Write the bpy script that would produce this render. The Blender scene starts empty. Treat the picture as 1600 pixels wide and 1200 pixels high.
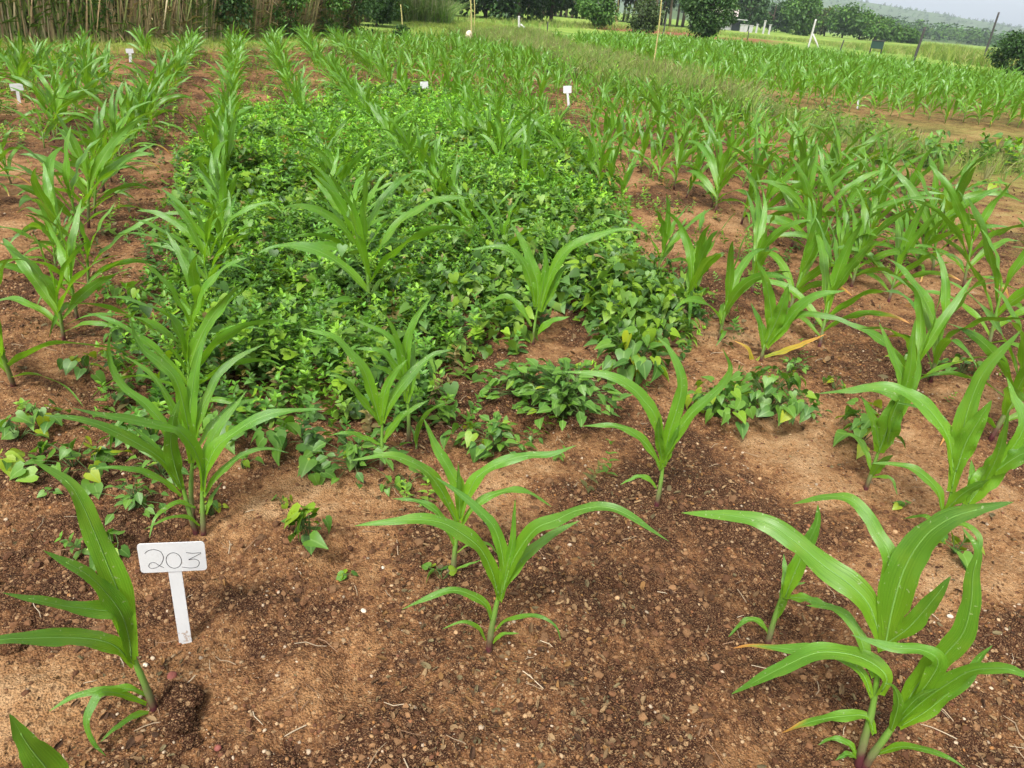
import bpy, math, random
import numpy as np
from mathutils import Matrix, Vector
R = math.radians
SC = bpy.context.scene
COL = SC.collection
rng = np.random.default_rng(7)
random.seed(7)

# ------------------------------------------------------------------ camera, sky, sun, exposure
F = 1150.0; RHO = R(5); HC = 1.6; VP = (379, -33)          # focal length in px of a 1600 px frame
_a = 600 - VP[1]; _b = VP[0] - 800
PITCH = math.atan((_a*math.cos(RHO) + _b*math.sin(RHO))/F)
_up = np.array([math.cos(PITCH)*math.sin(RHO), math.cos(PITCH)*math.cos(RHO), -math.sin(PITCH)])
_y = np.array([_b/F, _a/F, 1.0]); _y /= np.linalg.norm(_y)
_x = np.cross(_y, _up); _x = _x if _x[0] > 0 else -_x
MW = np.array([_x, _y, _up])                                # world axes (rows) in camera right/up/forward
CAM = np.array([0, 0, HC])
cd = bpy.data.cameras.new('camera'); cam = bpy.data.objects.new('camera', cd); COL.objects.link(cam)
rm = np.column_stack([MW[:, 0], MW[:, 1], -MW[:, 2]])
m4 = Matrix.Identity(4)
for i in range(3):
    for j in range(3): m4[i][j] = rm[i, j]
    m4[i][3] = CAM[i]
cam.matrix_world = m4
cd.sensor_fit = 'HORIZONTAL'; cd.sensor_width = 36; cd.lens = F/1600*36
cd.clip_start = 0.05; cd.clip_end = 20000
cd.dof.use_dof = False
SC.camera = cam

SUN_EL, SUN_AZ = 54, 222         # azimuth: direction the light comes from, degrees clockwise from +Y
w = bpy.data.worlds.new('World'); SC.world = w; w.use_nodes = True
nt = w.node_tree; nt.nodes.clear()
sky = nt.nodes.new('ShaderNodeTexSky'); sky.sky_type = 'NISHITA'; sky.sun_disc = False
sky.sun_elevation = R(SUN_EL); sky.sun_rotation = R(SUN_AZ); sky.dust_density = 4; sky.air_density = 1.0
bw = nt.nodes.new('ShaderNodeRGBToBW')
mixs = nt.nodes.new('ShaderNodeMix'); mixs.data_type = 'RGBA'; mixs.inputs[0].default_value = 0.88   # thin white overcast
tint = nt.nodes.new('ShaderNodeMix'); tint.data_type = 'RGBA'; tint.blend_type = 'MULTIPLY'; tint.inputs[0].default_value = 1
tint.inputs[7].default_value = (1.0, 1.0, 1.0, 1)
bg = nt.nodes.new('ShaderNodeBackground'); bg.inputs[1].default_value = 0.12
wo = nt.nodes.new('ShaderNodeOutputWorld')
L = nt.links.new
L(sky.outputs[0], bw.inputs[0]); L(bw.outputs[0], tint.inputs[6])
L(sky.outputs[0], mixs.inputs[6]); L(tint.outputs[2], mixs.inputs[7])
L(mixs.outputs[2], bg.inputs[0]); L(bg.outputs[0], wo.inputs[0])

sd = bpy.data.lights.new('sun', 'SUN'); sd.energy = 1.5; sd.angle = R(10); sd.color = (1.0, 0.97, 0.92)
sun = bpy.data.objects.new('sun', sd); COL.objects.link(sun)
_az = R(SUN_AZ)
_sd = Vector((math.sin(_az)*math.cos(R(SUN_EL)), math.cos(_az)*math.cos(R(SUN_EL)), math.sin(R(SUN_EL))))
sun.rotation_euler = _sd.to_track_quat('Z', 'Y').to_euler()

SC.view_settings.view_transform = 'Standard'; SC.view_settings.look = 'None'
SC.view_settings.gamma = 1; SC.view_settings.use_curve_mapping = False
SC.view_settings.exposure = 1.64
SC.render.engine = 'CYCLES'
SC.cycles.use_denoising = True
SC.cycles.max_bounces = 8; SC.cycles.transmission_bounces = 6; SC.cycles.diffuse_bounces = 4
SC.cycles.volume_bounces = 0

# ------------------------------------------------------------------ helpers
def ray(px, py): return MW @ np.array([(px-800)/F, (600-py)/F, 1.0])
def at(px, py, z=0.0):
    d = ray(px, py); return CAM + d*((z-HC)/d[2])
def horizon(px):
    # py where the ray is level
    k = MW[2]; return 600 + F*(k[0]*(px-800)/F + k[2])/k[1]
def at_dist(px, dist, z=0.0):
    d = ray(px, horizon(px)); d[2] = 0; d /= np.linalg.norm(d); p = CAM + d*dist; p[2] = z; return p
def proj(P):
    c = (np.asarray(P, float) - CAM) @ MW
    return np.stack([800+F*c[..., 0]/c[..., 2], 600-F*c[..., 1]/c[..., 2], c[..., 2]], -1)

def _hash(ix, iy, seed):
    h = (ix.astype(np.int64)*374761393 + iy.astype(np.int64)*668265263 + seed*974634777) & 0xffffffff
    h = ((h ^ (h >> 13))*1274126177) & 0xffffffff
    h = ((h ^ (h >> 16))*2246822519) & 0xffffffff
    return ((h ^ (h >> 15)) & 0xffffff)/float(0xffffff)
def vnoise(x, y, seed=0):
    x = np.asarray(x, float); y = np.asarray(y, float)
    ix = np.floor(x); iy = np.floor(y); fx = x-ix; fy = y-iy
    fx = fx*fx*(3-2*fx); fy = fy*fy*(3-2*fy)
    a = _hash(ix, iy, seed); b = _hash(ix+1, iy, seed); c = _hash(ix, iy+1, seed); d = _hash(ix+1, iy+1, seed)
    return (a*(1-fx)+b*fx)*(1-fy)+(c*(1-fx)+d*fx)*fy
def fbm(x, y, oct=4, seed=0):
    s = 0; a = 0.5; t = 0
    for o in range(oct):
        s = s + a*vnoise(x*2**o, y*2**o, seed+o*17); t += a; a *= 0.5
    return s/t
def sstep(a, b, x):
    t = np.clip((x-a)/(b-a), 0, 1); return t*t*(3-2*t)
def inpoly(P, poly):
    x, y = P[:, 0], P[:, 1]; r = np.zeros(len(P), bool); n = len(poly)
    for i in range(n):
        x0, y0 = poly[i][:2]; x1, y1 = poly[(i+1) % n][:2]
        c = ((y0 > y) != (y1 > y)) & (x < (x1-x0)*(y-y0)/((y1-y0) or 1e-9)+x0); r ^= c
    return r
def polydist(P, poly):
    d = np.full(len(P), 1e9); n = len(poly)
    for i in range(n):
        a = np.array(poly[i][:2], float); b = np.array(poly[(i+1) % n][:2], float)
        ab = b-a; t = np.clip(((P[:, :2]-a)@ab)/(ab@ab+1e-12), 0, 1)
        d = np.minimum(d, np.linalg.norm(P[:, :2]-(a+t[:, None]*ab), axis=1))
    return d
def wpoly(pix): return [at(*q) for q in pix]

def relief(x, y):
    x = np.asarray(x, float); y = np.asarray(y, float)
    near = 1-sstep(14, 40, np.hypot(x, y))
    z = (fbm(x*1.5+3, y*1.5, 3, 1)-.5)*0.07
    z = z + (fbm(x*6.5, y*6.5+9, 3, 2)-.5)*0.050
    cl = sstep(.45, .75, fbm(x*2.2+50, y*2.2, 2, 5))
    z = z + cl*(np.abs(fbm(x*17, y*17, 3, 3)-.5))*0.09 + (fbm(x*40, y*40, 2, 4)-.5)*0.016
    return z*near
GULL = 0
def gz(x, y): return float(relief(np.array([x]), np.array([y]))[0])

def mk(name, V, Fc, mat=None, attrs=None, smooth=True, sharpcol=None):
    """V (n,3), Fc (m,k) index array -> mesh datablock"""
    V = np.ascontiguousarray(V, dtype=np.float32); Fc = np.ascontiguousarray(Fc, dtype=np.int32)
    me = bpy.data.meshes.new(name)
    m, k = Fc.shape
    me.vertices.add(len(V)); me.vertices.foreach_set('co', V.ravel())
    me.loops.add(m*k); me.loops.foreach_set('vertex_index', Fc.ravel())
    me.polygons.add(m); me.polygons.foreach_set('loop_start', np.arange(0, m*k, k, dtype=np.int32))
    me.polygons.foreach_set('loop_total', np.full(m, k, dtype=np.int32))
    me.polygons.foreach_set('use_smooth', np.full(m, smooth, dtype=bool))
    for an, (ty, arr) in (attrs or {}).items():
        at_ = me.attributes.new(an, ty, 'POINT')
        if ty == 'FLOAT_COLOR':
            a4 = np.ones((len(V), 4), np.float32); a4[:, :3] = arr
            at_.data.foreach_set('color', a4.ravel())
        elif ty == 'FLOAT_VECTOR': at_.data.foreach_set('vector', np.ascontiguousarray(arr, dtype=np.float32).ravel())
        else: at_.data.foreach_set('value', np.ascontiguousarray(arr, dtype=np.float32).ravel())
    me.update(calc_edges=True); me.validate()
    if mat: me.materials.append(mat)
    return me
def link(name, me, parent=None, loc=None):
    o = bpy.data.objects.new(name, me); COL.objects.link(o)
    if parent is not None: o.parent = parent
    if loc is not None: o.location = [float(v) for v in loc]
    return o
def tag(o, label=None, cat=None, group=None, kind=None):
    if label: o['label'] = label
    if cat: o['category'] = cat
    if group: o['group'] = group
    if kind: o['kind'] = kind
    return o
def empty(name, loc, rz=0.0):
    o = bpy.data.objects.new(name, None); o.empty_display_size = 0.1; COL.objects.link(o)
    o.location = [float(v) for v in loc]; o.rotation_euler = (0, 0, rz); return o

def tri(Fc):
    Fc = np.asarray(Fc)
    return Fc if Fc.shape[1] == 3 else np.concatenate([Fc[:, [0, 1, 2]], Fc[:, [0, 2, 3]]])
class Acc:
    """collects pieces (V, F tri/quad, attribute) for ONE mesh"""
    def __init__(s): s.V = []; s.F = []; s.A = []; s.n = 0
    def add(s, V, Fc, A=None):
        V = np.asarray(V, float); s.V.append(V); s.F.append(tri(Fc)+s.n); s.n += len(V)
        s.A.append(np.zeros((len(V), 3)) if A is None else np.broadcast_to(np.asarray(A, float), (len(V), 3)))
    def mesh(s, name, mat, attr='col', smooth=True):
        ty = 'FLOAT_COLOR' if attr == 'col' else 'FLOAT_VECTOR'
        return mk(name, np.concatenate(s.V), np.concatenate(s.F), mat, {attr: (ty, np.concatenate(s.A))}, smooth)
def rots(yaw, tilt, roll=None):
    """rotation matrices: roll about Y(leaf axis), tilt about X (nose down/up), yaw about Z"""
    n = len(yaw); cy, sy, ct, st = np.cos(yaw), np.sin(yaw), np.cos(tilt), np.sin(tilt); z = np.zeros(n); o = np.ones(n)
    Rz = np.stack([np.stack([cy, -sy, z], -1), np.stack([sy, cy, z], -1), np.stack([z, z, o], -1)], 1)
    Rx = np.stack([np.stack([o, z, z], -1), np.stack([z, ct, -st], -1), np.stack([z, st, ct], -1)], 1)
    M = Rz @ Rx
    if roll is not None:
        cr, sr = np.cos(roll), np.sin(roll)
        Ry = np.stack([np.stack([cr, z, sr], -1), np.stack([z, o, z], -1), np.stack([-sr, z, cr], -1)], 1)
        M = M @ Ry
    return M
def scat(tV, tF, P, M, S, C, tC=None):
    """N copies of a template -> V, F, colour"""
    tV = np.asarray(tV, float); tF = tri(tF); N = len(P)
    S = np.asarray(S, float)
    if S.ndim == 1: S = np.repeat(S[:, None], 3, 1)
    V = np.einsum('nij,nkj->nki', M, tV[None]*S[:, None, :]) + P[:, None, :]
    Fc = tF[None]+(np.arange(N)*len(tV))[:, None, None]
    A = np.repeat(np.asarray(C, float)[:, None, :], len(tV), 1)
    if tC is not None: A = A*np.asarray(tC)[None]
    return V.reshape(-1, 3), Fc.reshape(-1, 3), A.reshape(-1, 3)
def tube(pts, rad, n=8, cap=True):
    pts = np.asarray(pts, float); m = len(pts); rad = np.broadcast_to(np.asarray(rad, float), (m,))
    T = np.gradient(pts, axis=0); T /= np.linalg.norm(T, axis=1)[:, None]+1e-12
    ref = np.array([1.0, 0, 0]) if abs(T[0][0]) < .8 else np.array([0, 1.0, 0])
    V = []
    for i in range(m):
        u = np.cross(T[i], ref); u /= np.linalg.norm(u); v = np.cross(T[i], u)
        a = np.arange(n)*2*math.pi/n
        V.append(pts[i]+rad[i]*(np.cos(a)[:, None]*u+np.sin(a)[:, None]*v))
    V = np.concatenate(V)
    Fc = [[i*n+j, i*n+(j+1) % n, (i+1)*n+(j+1) % n, (i+1)*n+j] for i in range(m-1) for j in range(n)]
    if cap:
        V = np.concatenate([V, pts[[0]], pts[[-1]]]); c0, c1 = m*n, m*n+1
        Fc = list(tri(np.array(Fc)))+[[c0, (j+1) % n, j] for j in range(n)]+[[c1, (m-1)*n+j, (m-1)*n+(j+1) % n] for j in range(n)]
    return V, np.array(Fc)
def box(c, s):
    c = np.array(c, float); s = np.array(s, float)/2
    V = np.array([[x, y, z] for x in (-1, 1) for y in (-1, 1) for z in (-1, 1)])*s+c
    return V, np.array([[0, 1, 3, 2], [4, 6, 7, 5], [0, 4, 5, 1], [2, 3, 7, 6], [0, 2, 6, 4], [1, 5, 7, 3]])
def catmull(P, n):
    P = np.asarray(P, float); Q = np.concatenate([[2*P[0]-P[1]], P, [2*P[-1]-P[-2]]])
    seg = len(P)-1; L_ = np.linalg.norm(np.diff(P, axis=0), axis=1); cum = np.concatenate([[0], np.cumsum(L_)])/L_.sum()
    out = []
    for s in np.linspace(0, 1, n):
        i = min(np.searchsorted(cum, s, side='right')-1, seg-1); t = (s-cum[i])/(cum[i+1]-cum[i]+1e-12)
        a, b, c, d = Q[i], Q[i+1], Q[i+2], Q[i+3]
        out.append(.5*((2*b)+(c-a)*t+(2*a-5*b+4*c-d)*t*t+(3*b-a-3*c+d)*t**3))
    return np.array(out)

# ------------------------------------------------------------------ materials
def newmat(name):
    m = bpy.data.materials.new(name); m.use_nodes = True; t = m.node_tree; t.nodes.clear()
    return m, t, t.nodes.new('ShaderNodeOutputMaterial')
def N(t, ty, **kw):
    n = t.nodes.new(ty)
    for k, v in kw.items(): setattr(n, k, v)
    return n
def mixc(t, f, a, b, blend='MIX'):
    n = t.nodes.new('ShaderNodeMix'); n.data_type = 'RGBA'; n.blend_type = blend
    for k, v in ((0, f), (6, a), (7, b)):
        if hasattr(v, 'is_linked'): t.links.new(v, n.inputs[k])
        else: n.inputs[k].default_value = v if k == 0 else (*v, 1)[:4]
    return n.outputs[2]
def math_(t, op, a, b=0.0, c=None, clamp=False):
    n = t.nodes.new('ShaderNodeMath'); n.operation = op; n.use_clamp = clamp
    for k, v in enumerate((a, b) if c is None else (a, b, c)):
        if hasattr(v, 'is_linked'): t.links.new(v, n.inputs[k])
        else: n.inputs[k].default_value = v
    return n.outputs[0]
def ramp(t, v, stops):
    n = t.nodes.new('ShaderNodeValToRGB'); e = n.color_ramp.elements
    while len(e) < len(stops): e.new(0.5)
    for i, (p, c) in enumerate(stops): e[i].position = p; e[i].color = (*c, 1)[:4]
    t.links.new(v, n.inputs[0]); return n.outputs[0]
def noise(t, vec, scale, detail=3, rough=.55, dim='3D'):
    n = t.nodes.new('ShaderNodeTexNoise'); n.inputs['Scale'].default_value = scale; n.inputs['Detail'].default_value = detail
    n.inputs['Roughness'].default_value = rough
    if vec is not None: t.links.new(vec, n.inputs['Vector'])
    return n.outputs[0]
def leaf_shader(t, out, col, rough=.45, trans=.35, tcol=None, spec=.5, bump=None):
    p = N(t, 'ShaderNodeBsdfPrincipled'); p.inputs['Roughness'].default_value = rough
    p.inputs['Specular IOR Level'].default_value = spec
    t.links.new(col, p.inputs['Base Color'])
    tr = N(t, 'ShaderNodeBsdfTranslucent'); t.links.new(tcol or col, tr.inputs[0])
    mx = N(t, 'ShaderNodeMixShader')
    if hasattr(trans, 'is_linked'): t.links.new(trans, mx.inputs[0])
    else: mx.inputs[0].default_value = trans
    if bump is not None:
        t.links.new(bump, p.inputs['Normal']); t.links.new(bump, tr.inputs['Normal'])
    t.links.new(p.outputs[0], mx.inputs[1]); t.links.new(tr.outputs[0], mx.inputs[2]); t.links.new(mx.outputs[0], out.inputs[0])

def maize_mat():
    m, t, out = newmat('maize_leaf_green')
    a = N(t, 'ShaderNodeAttribute', attribute_name='lf'); sp = N(t, 'ShaderNodeSeparateXYZ'); t.links.new(a.outputs['Vector'], sp.inputs[0])
    u, v, tone = sp.outputs
    oi = N(t, 'ShaderNodeObjectInfo'); geo = N(t, 'ShaderNodeNewGeometry')
    # young whorl tissue is yellow green, blades are deep green towards the tip
    col = ramp(t, v, [(0.0, (.215, .400, .014)), (.25, (.120, .285, .010)), (.55, (.038, .145, .010)), (1, (.026, .105, .016))])
    nz = noise(t, geo.outputs['Position'], 5.0, 2)
    col = mixc(t, math_(t, 'MULTIPLY', nz, .40), col, (.120, .280, .014))
    rv = math_(t, 'MULTIPLY_ADD', oi.outputs['Random'], .5, .74)
    comb = N(t, 'ShaderNodeCombineXYZ')
    for k in range(3): t.links.new(rv, comb.inputs[k])
    col = mixc(t, .8, col, comb.outputs[0], 'MULTIPLY')
    col = mixc(t, math_(t, 'MULTIPLY', math_(t, 'FRACT', math_(t, 'MULTIPLY', oi.outputs['Random'], 7.13)), .38), col, (.120, .275, .012))
    au = math_(t, 'ABSOLUTE', u)
    st = N(t, 'ShaderNodeMath', operation='SINE'); t.links.new(math_(t, 'MULTIPLY', u, 40.0), st.inputs[0])
    sv = N(t, 'ShaderNodeCombineXYZ'); t.links.new(math_(t, 'MULTIPLY', u, 9.0), sv.inputs[0]); t.links.new(math_(t, 'MULTIPLY', v, 1.6), sv.inputs[1]); t.links.new(math_(t, 'MULTIPLY', oi.outputs['Random'], 37.0), sv.inputs[2])
    streak = noise(t, sv.outputs[0], 1.0, 3, .6)
    vein = math_(t, 'MULTIPLY_ADD', st.outputs[0], .09, streak)
    col = mixc(t, math_(t, 'MULTIPLY', math_(t, 'SUBTRACT', vein, .35, clamp=True), 1.1), col, (.140, .290, .020))
    col = mixc(t, math_(t, 'MULTIPLY', math_(t, 'SUBTRACT', .45, vein, clamp=True), 1.4), col, (.020, .075, .009))
    rib = math_(t, 'SUBTRACT', 1.0, math_(t, 'DIVIDE', au, math_(t, 'MULTIPLY_ADD', v, -.05, .085)), clamp=True)
    col = mixc(t, math_(t, 'MULTIPLY', rib, math_(t, 'MULTIPLY_ADD', v, -.5, .75)), col, (.34, .48, .18))
    bl = noise(t, geo.outputs['Position'], 16.0, 3, .6)
    col = mixc(t, math_(t, 'MULTIPLY', math_(t, 'SUBTRACT', bl, .5, clamp=True), 1.3), col, (.17, .26, .02))
    # senescent (tone ~1) blades and scorched tips
    dry = ramp(t, v, [(0, (.30, .36, .03)), (.45, (.45, .30, .03)), (1, (.50, .20, .05))])
    tt = math_(t, 'MULTIPLY', tone, 1.0, clamp=True)
    col = mixc(t, tt, col, dry)
    sp_n = noise(t, geo.outputs['Position'], 90.0, 2, .6)
    spot = math_(t, 'MULTIPLY', math_(t, 'GREATER_THAN', sp_n, .69), .55)
    col = mixc(t, spot, col, (.35, .40, .22))
    b = N(t, 'ShaderNodeBump'); b.inputs['Strength'].default_value = .5; b.inputs['Distance'].default_value = .002
    t.links.new(vein, b.inputs['Height'])
    tc = mixc(t, .6, col, (.30, .56, .012))
    leaf_shader(t, out, col, .42, math_(t, 'MULTIPLY_ADD', v, -.34, .52), tc, .55, b.outputs[0])
    return m
def stem_mat():
    m, t, out = newmat('maize_stem')
    a = N(t, 'ShaderNodeAttribute', attribute_name='lf'); sp = N(t, 'ShaderNodeSeparateXYZ'); t.links.new(a.outputs['Vector'], sp.inputs[0])
    geo = N(t, 'ShaderNodeNewGeometry')
    nz = noise(t, geo.outputs['Position'], 30, 2)
    v = math_(t, 'ADD', sp.outputs[1], math_(t, 'MULTIPLY_ADD', nz, .2, -.1))
    col = ramp(t, v, [(0, (.055, .014, .018)), (.12, (.085, .022, .026)), (.28, (.14, .15, .06)), (.5, (.12, .22, .035)), (1, (.12, .27, .02))])
    leaf_shader(t, out, col, .45, .12); return m
def attr_leaf_mat(name, rough=.5, trans=.3, gain=1.0, spec=.4):
    m, t, out = newmat(name)
    a = N(t, 'ShaderNodeAttribute', attribute_name='col'); geo = N(t, 'ShaderNodeNewGeometry')
    nz = noise(t, geo.outputs['Position'], 3.0, 2)
    col = mixc(t, math_(t, 'MULTIPLY', nz, .35), a.outputs['Color'], (.07, .14, .02))
    tc = mixc(t, 1.0, a.outputs['Color'], (1.5, 1.5, .7), 'MULTIPLY')
    leaf_shader(t, out, col, rough, trans, tc, spec); return m
def obj_leaf_mat(name, c1, c2, rough=.5, trans=.3):
    m, t, out = newmat(name)
    oi = N(t, 'ShaderNodeObjectInfo'); geo = N(t, 'ShaderNodeNewGeometry')
    a = N(t, 'ShaderNodeAttribute', attribute_name='lf'); sp = N(t, 'ShaderNodeSeparateXYZ'); t.links.new(a.outputs['Vector'], sp.inputs[0])
    col = mixc(t, oi.outputs['Random'], c1, c2)
    nz = noise(t, geo.outputs['Position'], 40, 2)
    col = mixc(t, math_(t, 'MULTIPLY', nz, .5), col, tuple(v*.6 for v in c1))
    rib = math_(t, 'SUBTRACT', 1.0, math_(t, 'DIVIDE', math_(t, 'ABSOLUTE', sp.outputs[0]), .06), clamp=True)
    col = mixc(t, math_(t, 'MULTIPLY', rib, .45), col, (.22, .36, .10))
    leaf_shader(t, out, col, rough, trans, mixc(t, 1.0, col, (1.5, 1.5, .7), 'MULTIPLY')); return m
def plain_mat(name, c, rough=.7, var=.25, scale=8.0, spec=.3):
    m, t, out = newmat(name); p = N(t, 'ShaderNodeBsdfPrincipled'); geo = N(t, 'ShaderNodeNewGeometry')
    nz = noise(t, geo.outputs['Position'], scale, 4)
    col = mixc(t, nz, tuple(v*(1-var) for v in c), tuple(min(1, v*(1+var)) for v in c))
    t.links.new(col, p.inputs['Base Color']); p.inputs['Roughness'].default_value = rough; p.inputs['Specular IOR Level'].default_value = spec
    t.links.new(p.outputs[0], out.inputs[0]); return m
def attr_mat(name, rough=.9, bump=0.0, bscale=200.0):
    m, t, out = newmat(name); p = N(t, 'ShaderNodeBsdfPrincipled'); a = N(t, 'ShaderNodeAttribute', attribute_name='col')
    t.links.new(a.outputs['Color'], p.inputs['Base Color']); p.inputs['Roughness'].default_value = rough; p.inputs['Specular IOR Level'].default_value = .2
    if bump:
        b = N(t, 'ShaderNodeBump'); b.inputs['Strength'].default_value = bump; b.inputs['Distance'].default_value = .003
        geo = N(t, 'ShaderNodeNewGeometry'); t.links.new(noise(t, geo.outputs['Position'], bscale, 3), b.inputs['Height']); t.links.new(b.outputs[0], p.inputs['Normal'])
    t.links.new(p.outputs[0], out.inputs[0]); return m
def soil_mat():
    m, t, out = newmat('soil_and_turf'); p = N(t, 'ShaderNodeBsdfPrincipled')
    geo = N(t, 'ShaderNodeNewGeometry'); P = geo.outputs['Position']
    n1 = noise(t, P, 1.7, 5, .6); n2 = noise(t, P, 7.5, 4, .6); n3 = noise(t, P, 45, 3, .6)
    s = math_(t, 'ADD', math_(t, 'MULTIPLY', n1, .5), math_(t, 'MULTIPLY', n2, .5))
    s = math_(t, 'ADD', s, math_(t, 'MULTIPLY_ADD', n3, .46, -.23))
    a0 = N(t, 'ShaderNodeAttribute', attribute_name='col'); sc0 = N(t, 'ShaderNodeSeparateColor'); t.links.new(a0.outputs['Color'], sc0.inputs[0])
    s = math_(t, 'ADD', s, math_(t, 'MULTIPLY_ADD', sc0.outputs[2], .32, -.16))
    col = ramp(t, s, [(.36, (.034, .013, .006)), (.44, (.118, .051, .020)), (.51, (.212, .102, .041)), (.59, (.30, .160, .068)), (.72, (.38, .235, .118))])
    # grit: small tan and rusty grains
    vo = N(t, 'ShaderNodeTexVoronoi'); vo.inputs['Scale'].default_value = 150; t.links.new(P, vo.inputs['Vector'])
    grain = math_(t, 'LESS_THAN', vo.outputs['Distance'], .34)
    sepc = N(t, 'ShaderNodeSeparateColor'); t.links.new(vo.outputs['Color'], sepc.inputs[0])
    pick = math_(t, 'GREATER_THAN', sepc.outputs[0], .45)
    gc = mixc(t, sepc.outputs[1], (.38, .22, .10), (.10, .040, .018))
    col = mixc(t, math_(t, 'MULTIPLY', math_(t, 'MULTIPLY', grain, pick), .75), col, gc)
    vo2 = N(t, 'ShaderNodeTexVoronoi'); vo2.inputs['Scale'].default_value = 420; t.links.new(P, vo2.inputs['Vector'])
    sep2 = N(t, 'ShaderNodeSeparateColor'); t.links.new(vo2.outputs['Color'], sep2.inputs[0])
    col = mixc(t, math_(t, 'MULTIPLY', math_(t, 'GREATER_THAN', sep2.outputs[0], .72), .5), col, (.27, .155, .08))
    col = mixc(t, math_(t, 'MULTIPLY', math_(t, 'LESS_THAN', sep2.outputs[1], .2), .5), col, (.045, .021, .010))
    vo3 = N(t, 'ShaderNodeTexVoronoi'); vo3.inputs['Scale'].default_value = 62; t.links.new(P, vo3.inputs['Vector'])
    s3 = N(t, 'ShaderNodeSeparateColor'); t.links.new(vo3.outputs['Color'], s3.inputs[0]); near3 = math_(t, 'LESS_THAN', vo3.outputs['Distance'], .36)
    col = mixc(t, math_(t, 'MULTIPLY', math_(t, 'MULTIPLY', near3, math_(t, 'GREATER_THAN', s3.outputs[0], .80)), .7), col, (.36, .225, .115))
    col = mixc(t, math_(t, 'MULTIPLY', math_(t, 'MULTIPLY', near3, math_(t, 'LESS_THAN', s3.outputs[0], .22)), .7), col, (.060, .027, .012))
    # turf beyond the field
    a = N(t, 'ShaderNodeAttribute', attribute_name='col'); sc = N(t, 'ShaderNodeSeparateColor'); t.links.new(a.outputs['Color'], sc.inputs[0])
    g1 = noise(t, P, .25, 5, .65); g2 = noise(t, P, .035, 4, .6)
    turf = ramp(t, math_(t, 'ADD', math_(t, 'MULTIPLY', g1, .5), math_(t, 'MULTIPLY', g2, .5)), [(.36, (.090, .160, .028)), (.5, (.155, .250, .038)), (.62, (.26, .30, .07))])
    gm = math_(t, 'ADD', sc.outputs[0], math_(t, 'MULTIPLY', math_(t, 'SUBTRACT', n2, .5), math_(t, 'MULTIPLY', math_(t, 'LESS_THAN', math_(t, 'ABSOLUTE', math_(t, 'SUBTRACT', sc.outputs[0], .5)), .48), 1.2)), clamp=True)
    col = mixc(t, gm, col, turf)
    red = mixc(t, g1, (.16, .055, .028), (.26, .11, .06))
    col = mixc(t, sc.outputs[1], col, red)
    t.links.new(col, p.inputs['Base Color']); p.inputs['Roughness'].default_value = .95; p.inputs['Specular IOR Level'].default_value = .12
    hgt = math_(t, 'ADD', math_(t, 'MULTIPLY', noise(t, P, 60, 5, .7), 1.0), math_(t, 'MULTIPLY', math_(t, 'SUBTRACT', .6, vo.outputs['Distance']), .5))
    b = N(t, 'ShaderNodeBump'); b.inputs['Strength'].default_value = 1.0; b.inputs['Distance'].default_value = .012
    t.links.new(hgt, b.inputs['Height']); t.links.new(b.outputs[0], p.inputs['Normal'])
    t.links.new(p.outputs[0], out.inputs[0]); return m

M_RIB = plain_mat('maize_midrib', (.125, .25, .045), .5, .15, 30); M_LEAF = maize_mat(); M_STEM = stem_mat(); M_SOIL = soil_mat()
M_WEED = attr_leaf_mat('weed_leaves', .48, .33)
M_GRASS = attr_leaf_mat('grass_blades', .6, .3, spec=.25)
M_REED = attr_mat('reed_canes', .7)
M_TREE = attr_leaf_mat('tree_leaves', .55, .22, spec=.3)
M_GRIT = attr_mat('gravel', .85, .4, 300.0)
M_LITTER = attr_mat('dry_litter', .9)
M_BARK = plain_mat('bark', (.10, .075, .05), .9, .4, 20)
def sign_mat():
    m, t, out = newmat('white_plastic'); p = N(t, 'ShaderNodeBsdfPrincipled'); geo = N(t, 'ShaderNodeNewGeometry'); P = geo.outputs['Position']
    sp = N(t, 'ShaderNodeSeparateXYZ'); t.links.new(P, sp.inputs[0])
    nz = noise(t, P, 55, 4, .65); col = mixc(t, noise(t, P, 9, 3), (.46, .465, .465), (.53, .535, .54))
    splash = math_(t, 'MULTIPLY', math_(t, 'GREATER_THAN', math_(t, 'ADD', nz, math_(t, 'MULTIPLY', sp.outputs[2], -1.1)), .56), .65)
    col = mixc(t, splash, col, (.25, .15, .08)); col = mixc(t, math_(t, 'MULTIPLY', math_(t, 'GREATER_THAN', noise(t, P, 130, 2), .72), .4), col, (.35, .27, .18))
    t.links.new(col, p.inputs['Base Color']); p.inputs['Roughness'].default_value = .45; t.links.new(p.outputs[0], out.inputs[0]); return m
M_WHITE = sign_mat()
M_INK = plain_mat('black_marker', (.015, .015, .017), .6, .1)
M_BAMBOO = plain_mat('bamboo_cane', (.36, .31, .12), .5, .2, 6)
M_CONC = plain_mat('pale_concrete', (.42, .41, .38), .8, .2, 6)
M_STEEL = plain_mat('dark_steel', (.05, .045, .045), .6, .3, 10)
M_WALL = plain_mat('white_wall', (.33, .33, .32), .7, .05, 2)
M_ROOF = plain_mat('rust_roof', (.42, .36, .33), .7, .2, 2)
M_GLASS = plain_mat('dark_window', (.02, .025, .03), .2, .1, 2)
M_TANK = plain_mat('green_tank', (.015, .04, .03), .5, .2, 4)
M_SACK = plain_mat('pale_sack', (.62, .50, .36), .8, .2, 12)
M_HEART = obj_leaf_mat('vine_leaf', (.055, .150, .018), (.130, .270, .020))
M_HEARTY = obj_leaf_mat('vine_leaf_yellow', (.16, .30, .015), (.34, .38, .015))
M_VSTEM = plain_mat('vine_stem', (.06, .10, .025), .6, .3, 30)
M_CLOD = M_SOIL
M_FARWOOD = attr_leaf_mat('far_leaves', .8, .1, spec=.1)

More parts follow.
